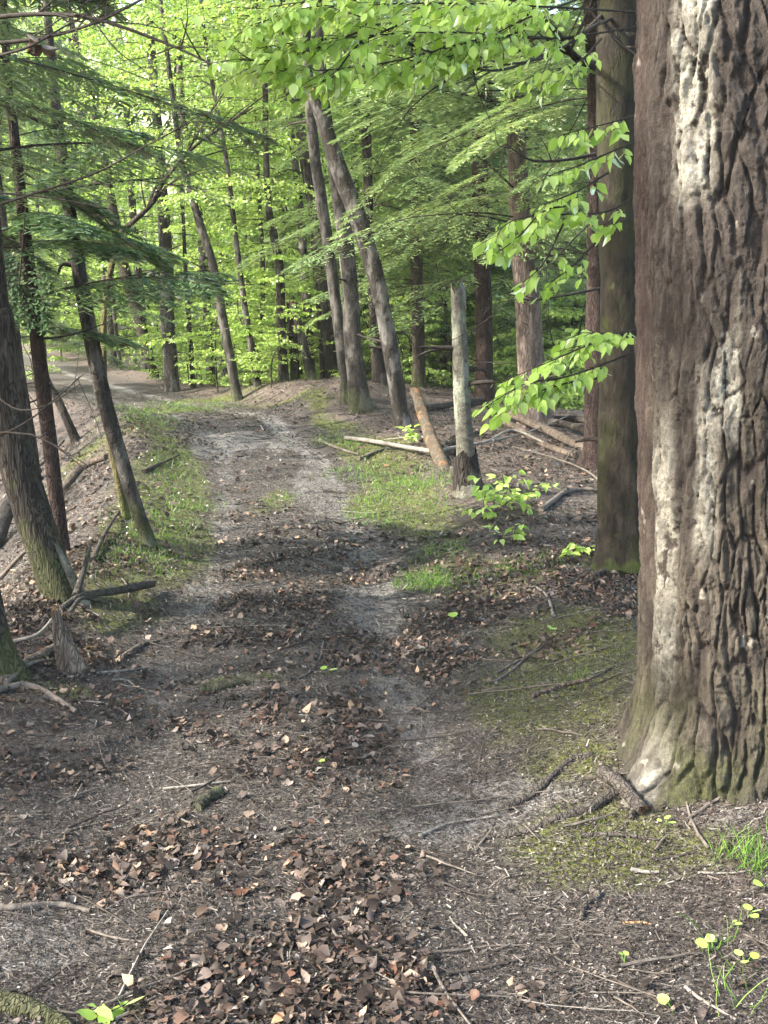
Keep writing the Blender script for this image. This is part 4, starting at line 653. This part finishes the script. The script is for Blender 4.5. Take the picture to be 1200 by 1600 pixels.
LEAFR = np.array([(0,0,0),(.38,.12,.03),(.5,.5,.05),(.3,.85,.03),(0,1.0,0),(-.3,.85,.03),(-.5,.5,.05),(-.38,.12,.03)])
SEED = [((1113,1492),3,.026,'two round leaved seedling beside the grass wisps at lower right'),((1165,1512),3,.024,'small round leaved seedling at the lower right edge'),((1168,1442),3,.022,'pair of round green leaves above the lower right grass'),((1195,1392),2,.028,'round green leaf at the right edge under the grass tuft'),
 ((1050,1588),2,.024,'lone round leaf seedling near the bottom right'),((1140,1458),2,.015,'tiniest green seedling in the lower right soil'),((510,1055),2,.03,'yellow green fallen leaf on the path centre'),((860,992),2,.03,'yellow green leaf on the mossy rise'),((716,970),2,.035,'small green sprout on leaves right of the track'),
 ((495,1198),1,.02,'small yellow leaf fleck in the path foreground'),((975,1512),2,.012,'tiny pale sprout on the lower centre right soil'),((1040,1295),4,.018,'grey green lichen sprig before the big trunk foot')]
for q, (pp, k, s, lb) in enumerate(SEED):
    b = at(*pp); m2 = MB(); lf = MB(); r_ = np.random.RandomState(q + 50); az = r_.rand(k) * 6.28; D = np.stack([np.cos(az), np.sin(az), .15 + 0 * az], -1); P = b + D * .012 + np.array((0, 0, .022))
    for p in P: tube(m2, [b, b + (0, 0, .012), p], [.0009, .0008, .0007], 4, 0, .5, False)
    scatter(lf, LEAFR, LEAF8F, P, D, np.array((0, 0, 1.)) + r_.randn(k, 3) * .25, s * (.8 + .4 * r_.rand(k)) * 1.1, .3 + .6 * r_.rand(k))
    root = thing('seedling', lb, 'seedling', b, 'small seedlings on the soil'); lf.build('leaves', M_lime, root, False, loc=b); m2.build('stem', M_grass, root, False, loc=b)
def tuft(px, py, n, h, lb, sp=.03):
    b = at(px, py); r_ = np.random.RandomState(px); m2 = MB(); P = b + np.stack([r_.randn(n) * sp, r_.randn(n) * sp, np.zeros(n)], -1); P[:, 2] = height(P[:, 0], P[:, 1]) - .003
    D = norm(np.stack([r_.randn(n) * .6, r_.randn(n) * .6, np.ones(n)], -1)); hh = h * (.5 + .7 * r_.rand(n)); scatter(m2, np.array([(-.5,0,0),(.5,0,0),(.45,.4,.02),(-.45,.4,.02),(.3,.75,.14),(-.3,.75,.14),(.05,1,.32),(-.05,1,.32)]), np.array([(0,1,2,3),(3,2,4,5),(5,4,6,7)]), P, D, rdir(n, r_), np.stack([.0028 + 0 * hh, hh, hh], -1), r_.rand(n) * .9)
    o = m2.build('grass_tuft', M_grass, None, True, loc=b); o.location = tuple(float(c) for c in b); tag(o, lb, 'grass tuft', 'separate grass tufts on the soil')
tuft(1180,1362,55,.13,'bright grass tuft at the right edge below the big trunk'); tuft(1135,1335,18,.10,'thin grass tuft left of the bright one at the right edge'); tuft(1125,1480,14,.09,'sparse grass wisps by round seedlings at lower right')
tuft(895,1068,16,.07,'tiny grass tuft on the mossy rise before the big trunk'); tuft(685,915,60,.14,'tall green grass tuft where the right track narrows', .06); tuft(655,915,60,.10,'bushy grass tuft at the right edge of the track', .07); tuft(1160,1560,16,.12,'dry grass wisps in the bottom right corner', .05)
# dead leaves hanging from the branch upper left
b = onplane(62, 62, 4.35); m2 = MB(); dr = rdir(4, np.random.RandomState(3)); dr[:, 2] = -abs(dr[:, 2]) - .4; scatter(m2, LEAF8, LEAF8F, b + np.random.RandomState(4).randn(4, 3) * .012, dr, rdir(4, np.random.RandomState(9)), .06, np.array([.7, .62, .8, .55]), curl=np.array([3., 2, 4, 3]))
o = m2.build('dead_leaf_cluster', M_dead, None, False, loc=b); o.location = tuple(float(c) for c in b); tag(o, 'withered brown leaf cluster hanging from the top left branch', 'dead leaves')
# ------------------------------------------------------------------ the stand behind: shared kinds, placed one by one
def proto(kind, seed, h, r0, spec, mat, lean):
    rn_ = np.random.RandomState(seed); P = np.array([(0, 0, -.3), (lean * .3 + rn_.randn() * .05, .0, h * .3), (lean * .6 + rn_.randn() * .15, rn_.randn() * .15, h * .6), (lean, rn_.randn() * .3, h)]); mb, Q = trunk_mesh(P, np.array([r0, r0 * .85, r0 * .6, r0 * .12]), mat, 10, .4, seed, n=30)
    lm, bm_ = crown(Q, spec, rn_); return mb, lm, bm_, mat
PR = []
def mkproto(*a):
    mb, lm, bm_, mat = proto(*a); t = mb.build('trunk', [mat, M_wood], None, True); c = lm.build('crown', a[4]['mat'], None, False); br = bm_.build('branch', M_twigd, c, True); br2 = br
    for o in (t, c, br): sc.collection.objects.unlink(o)
    PR.append((t.data, c.data, br.data))
    for o in (br, c, t): bpy.data.objects.remove(o)
BF = dict(BEE, ls=.085, nlat=14, per=12); HF = dict(HEM, ls=.12, nlat=24, per=20, nw=.9, cone=.65)
mkproto('b', 1, 9, .07, dict(BF, n=72, z0=1.0, z1=8.8, L=2.6), B_grey, .5)
mkproto('b', 2, 12, .11, dict(BF, n=76, z0=2.0, z1=11.8, L=3.0), B_birch, -.7)
mkproto('b', 3, 7, .05, dict(BF, n=65, z0=.6, z1=6.8, L=2.1), B_dark, -.4)
mkproto('b', 4, 16, .16, dict(BF, n=70, z0=5.0, z1=15.8, L=3.6, ls=.10), B_brown, .8)
mkproto('h', 5, 15, .15, dict(HF, n=66, z0=2.0, z1=14.8, L=3.0), B_brown, .2)
mkproto('h', 6, 10, .09, dict(HF, n=66, z0=1.0, z1=9.8, L=2.4, mat=M_hemg), B_red, -.2)
mkproto('bare', 7, 13, .13, dict(BF, n=34, z0=5.0, z1=12.8, L=3.0, per=4), B_birch, -1.2)
mkproto('bush', 8, 2.2, .018, dict(BF, n=26, z0=.15, z1=2.1, L=.9, nlat=10, per=8, ls=.06), B_grey, .2)
mkproto('bush', 9, 1.1, .01, dict(BF, n=16, z0=.06, z1=1.0, L=.6, nlat=8, per=7, ls=.05), B_grey, -.1)
KINDS = {0: ('beech_tree', 'slim young beech'), 1: ('beech_tree', 'pale barked beech'), 2: ('beech_tree', 'small dark stemmed beech'), 3: ('maple_tree', 'tall brown maple'), 4: ('hemlock_tree', 'tall dark hemlock'), 5: ('hemlock_tree', 'small sunny hemlock'), 6: ('birch_tree', 'nearly bare white trunked tree'), 7: ('beech_sapling', 'waist high lime sapling'), 8: ('beech_sapling', 'knee high lime sapling')}
def place(k, x, y, s, rz, where, cat='tree', group=None, dz=0):
    z = float(height(x, y)) + dz; nm, lb = KINDS[k]; r = thing(nm, lb + ' ' + where, cat, (x, y, z), group or 'woodland trees and saplings behind the bend'); r.rotation_euler = (0, 0, rz); r.scale = (s, s, s)
    t = bpy.data.objects.new('trunk' if k < 7 else 'stem', PR[k][0]); c = bpy.data.objects.new('crown' if k < 7 else 'leaves', PR[k][1]); b_ = bpy.data.objects.new('branch', PR[k][2])
    for o, p in ((t, r), (c, r), (b_, c)): sc.collection.objects.link(o); o.parent = p
    return r
rb = random.Random(3)
def where_(x, y):
    px = 600 + x / y * F; h = 'far left of the far path' if px < 130 else 'beyond the far path' if px < 240 else 'left of centre beyond the bend' if px < 400 else 'in the centre beyond the knoll' if px < 560 else 'right of centre down the slope' if px < 760 else 'in the right background'
    d = 'close behind' if y < 30 else 'in the middle distance' if y < 45 else 'on the far hillside'
    return h + ', ' + d
occ = []
def clear(x, y, r_):
    if any((x - a) ** 2 + (y - c) ** 2 < r_ * r_ for a, c in occ): return False
    occ.append((x, y)); return True
cnt = 0
for ring, (y0, y1, n_, r_) in enumerate([(22, 30, 22, 1.5), (30, 42, 30, 2.2), (42, 60, 34, 3.0), (60, 95, 40, 4.5)]):
    tries = 0; got = 0
    while got < n_ and tries < 4000:
        tries += 1; y = y0 + (y1 - y0) * rb.random(); px = rb.uniform(-60, 1080); x = (px - 600) / F * y; d = float(path_d(x, y))
        if abs(d) < 2.3 and y < 46: continue
        if 185 < px < 335 and y > 26 and rb.random() < .9: continue
        if px > 1000: continue
        if not clear(x, y, r_): continue
        if px < 180: k = rb.choice([4, 5, 0, 4])
        elif px < 500: k = rb.choice([0, 1, 2, 3, 0, 2, 1, 6])
        elif px < 620: k = rb.choice([0, 1, 5, 4, 2])
        else: k = rb.choice([5, 4, 5, 0, 5, 2])
        if ring >= 2 and 120 < px < 470 and rb.random() < .45: got += 1; continue
        if ring == 3: k = rb.choice([6, 3, 1, 4, 6]) if px < 560 else rb.choice([4, 5, 3, 1])
        place(k, x, y, rb.uniform(.8, 1.2), rb.uniform(-.9, .9), where_(x, y)); got += 1
for q, (pts, wd, lb) in enumerate([([(150,158),(187,198)],9,'white fallen trunk on the pale hillside, upper left'),([(278,112),(312,152)],8,'white fallen trunk on the pale hillside, further right'),([(292,108),(322,138)],5,'thin white fallen pole beside the right hillside trunk'),([(160,215),(245,240)],5,'long white pole low on the pale hillside'),([(222,60),(250,150)],7,'white dead pole leaning on the pale hillside')]):
    gline([(a, c, .4) for a, c in pts], wd, 'fallen_log', lb, 'log', M_pale, 1)
for k, px_, y, s_ in [(5,690,24,.9),(0,715,27,.8),(7,640,22.5,1.4),(7,700,22,1.5),(7,790,21,1.4),(0,800,25,.7),(7,870,19.5,1.4),(2,880,23,.8),(7,905,18.5,1.2),(5,900,28,.9),(0,600,25,.8),(7,850,22,1.5),(5,20,30,1.),(0,70,36,1.1),(5,110,41,1.),(2,150,37,1.),(0,195,34,.9),(5,-10,24,.9),(2,60,44,1.2),(0,125,48,1.3),(5,180,46,1.1),(7,75,31,1.4),(7,100,34,1.5),(7,140,39,1.4),(8,55,27,1.3)]:
    x = (px_ - 600) / F * y; place(k, x, y, s_, rb.uniform(0, 6), where_(x, y).split(',')[0] + ', seen between nearer trunks', 'tree' if k < 7 else 'sapling'); occ.append((x, y))
# undergrowth saplings beyond the bend and down the right slope
for q in range(90):
    y = rb.uniform(19.5, 30); px = rb.uniform(235, 640) if q < 60 else rb.uniform(600, 930); x = (px - 600) / F * y; d = float(path_d(x, y)) - 1.2
    if d < .35 or (px < 640 and y < 18.5) or (px > 640 and y < 20): continue
    if not clear(x, y, .45): continue
    place(rb.choice([7, 8, 8, 7]), x, y, rb.uniform(.7, 1.3), rb.uniform(0, 6), where_(x, y) + ' in the undergrowth', 'sapling')
# trees of the same stand left of the frame and behind it; the photo sees only their shade
OFF = 'trees of the stand beside the path, outside the view'
for k, x, y, s in [(4, -7.4, 3.0, .95), (4, -10.5, 2.0, 1.05), (3, -13.0, 9.0, 1.), (3, -11, 14.5, 1.), (4, 5.2, 6.5, 1.), (3, 6.5, 11, 1.), (3, 2.2, -5.5, 1.1), (4, -5.5, -4.5, 1.)]:
    place(k, x, y, s, rb.uniform(0, 6), 'standing outside the view', 'tree', OFF)
hz = MB(); a_, b_, c0, c1 = 125., 185., -12., 95.; V = [(x, y, z) for z in (c0, c1) for x, y in ((-a_, -30), (a_, -30), (a_, b_), (-a_, b_))]
hz.add(V, np.array([(0,3,2,1),(4,5,6,7),(0,1,5,4),(1,2,6,5),(2,3,7,6),(3,0,4,7)])); m, t, n, l = newmat('morning_haze'); pv = n.new('ShaderNodeVolumePrincipled'); pv.inputs['Color'].default_value = (.93, .96, .92, 1); pv.inputs['Density'].default_value = .0006; pv.inputs['Anisotropy'].default_value = .2
l.new(pv.outputs[0], n.new('ShaderNodeOutputMaterial').inputs['Volume']); tag(hz.build('haze', m), 'thin pale spring haze between the trees', 'haze', kind='stuff')
sc.cycles.volume_bounces = 1
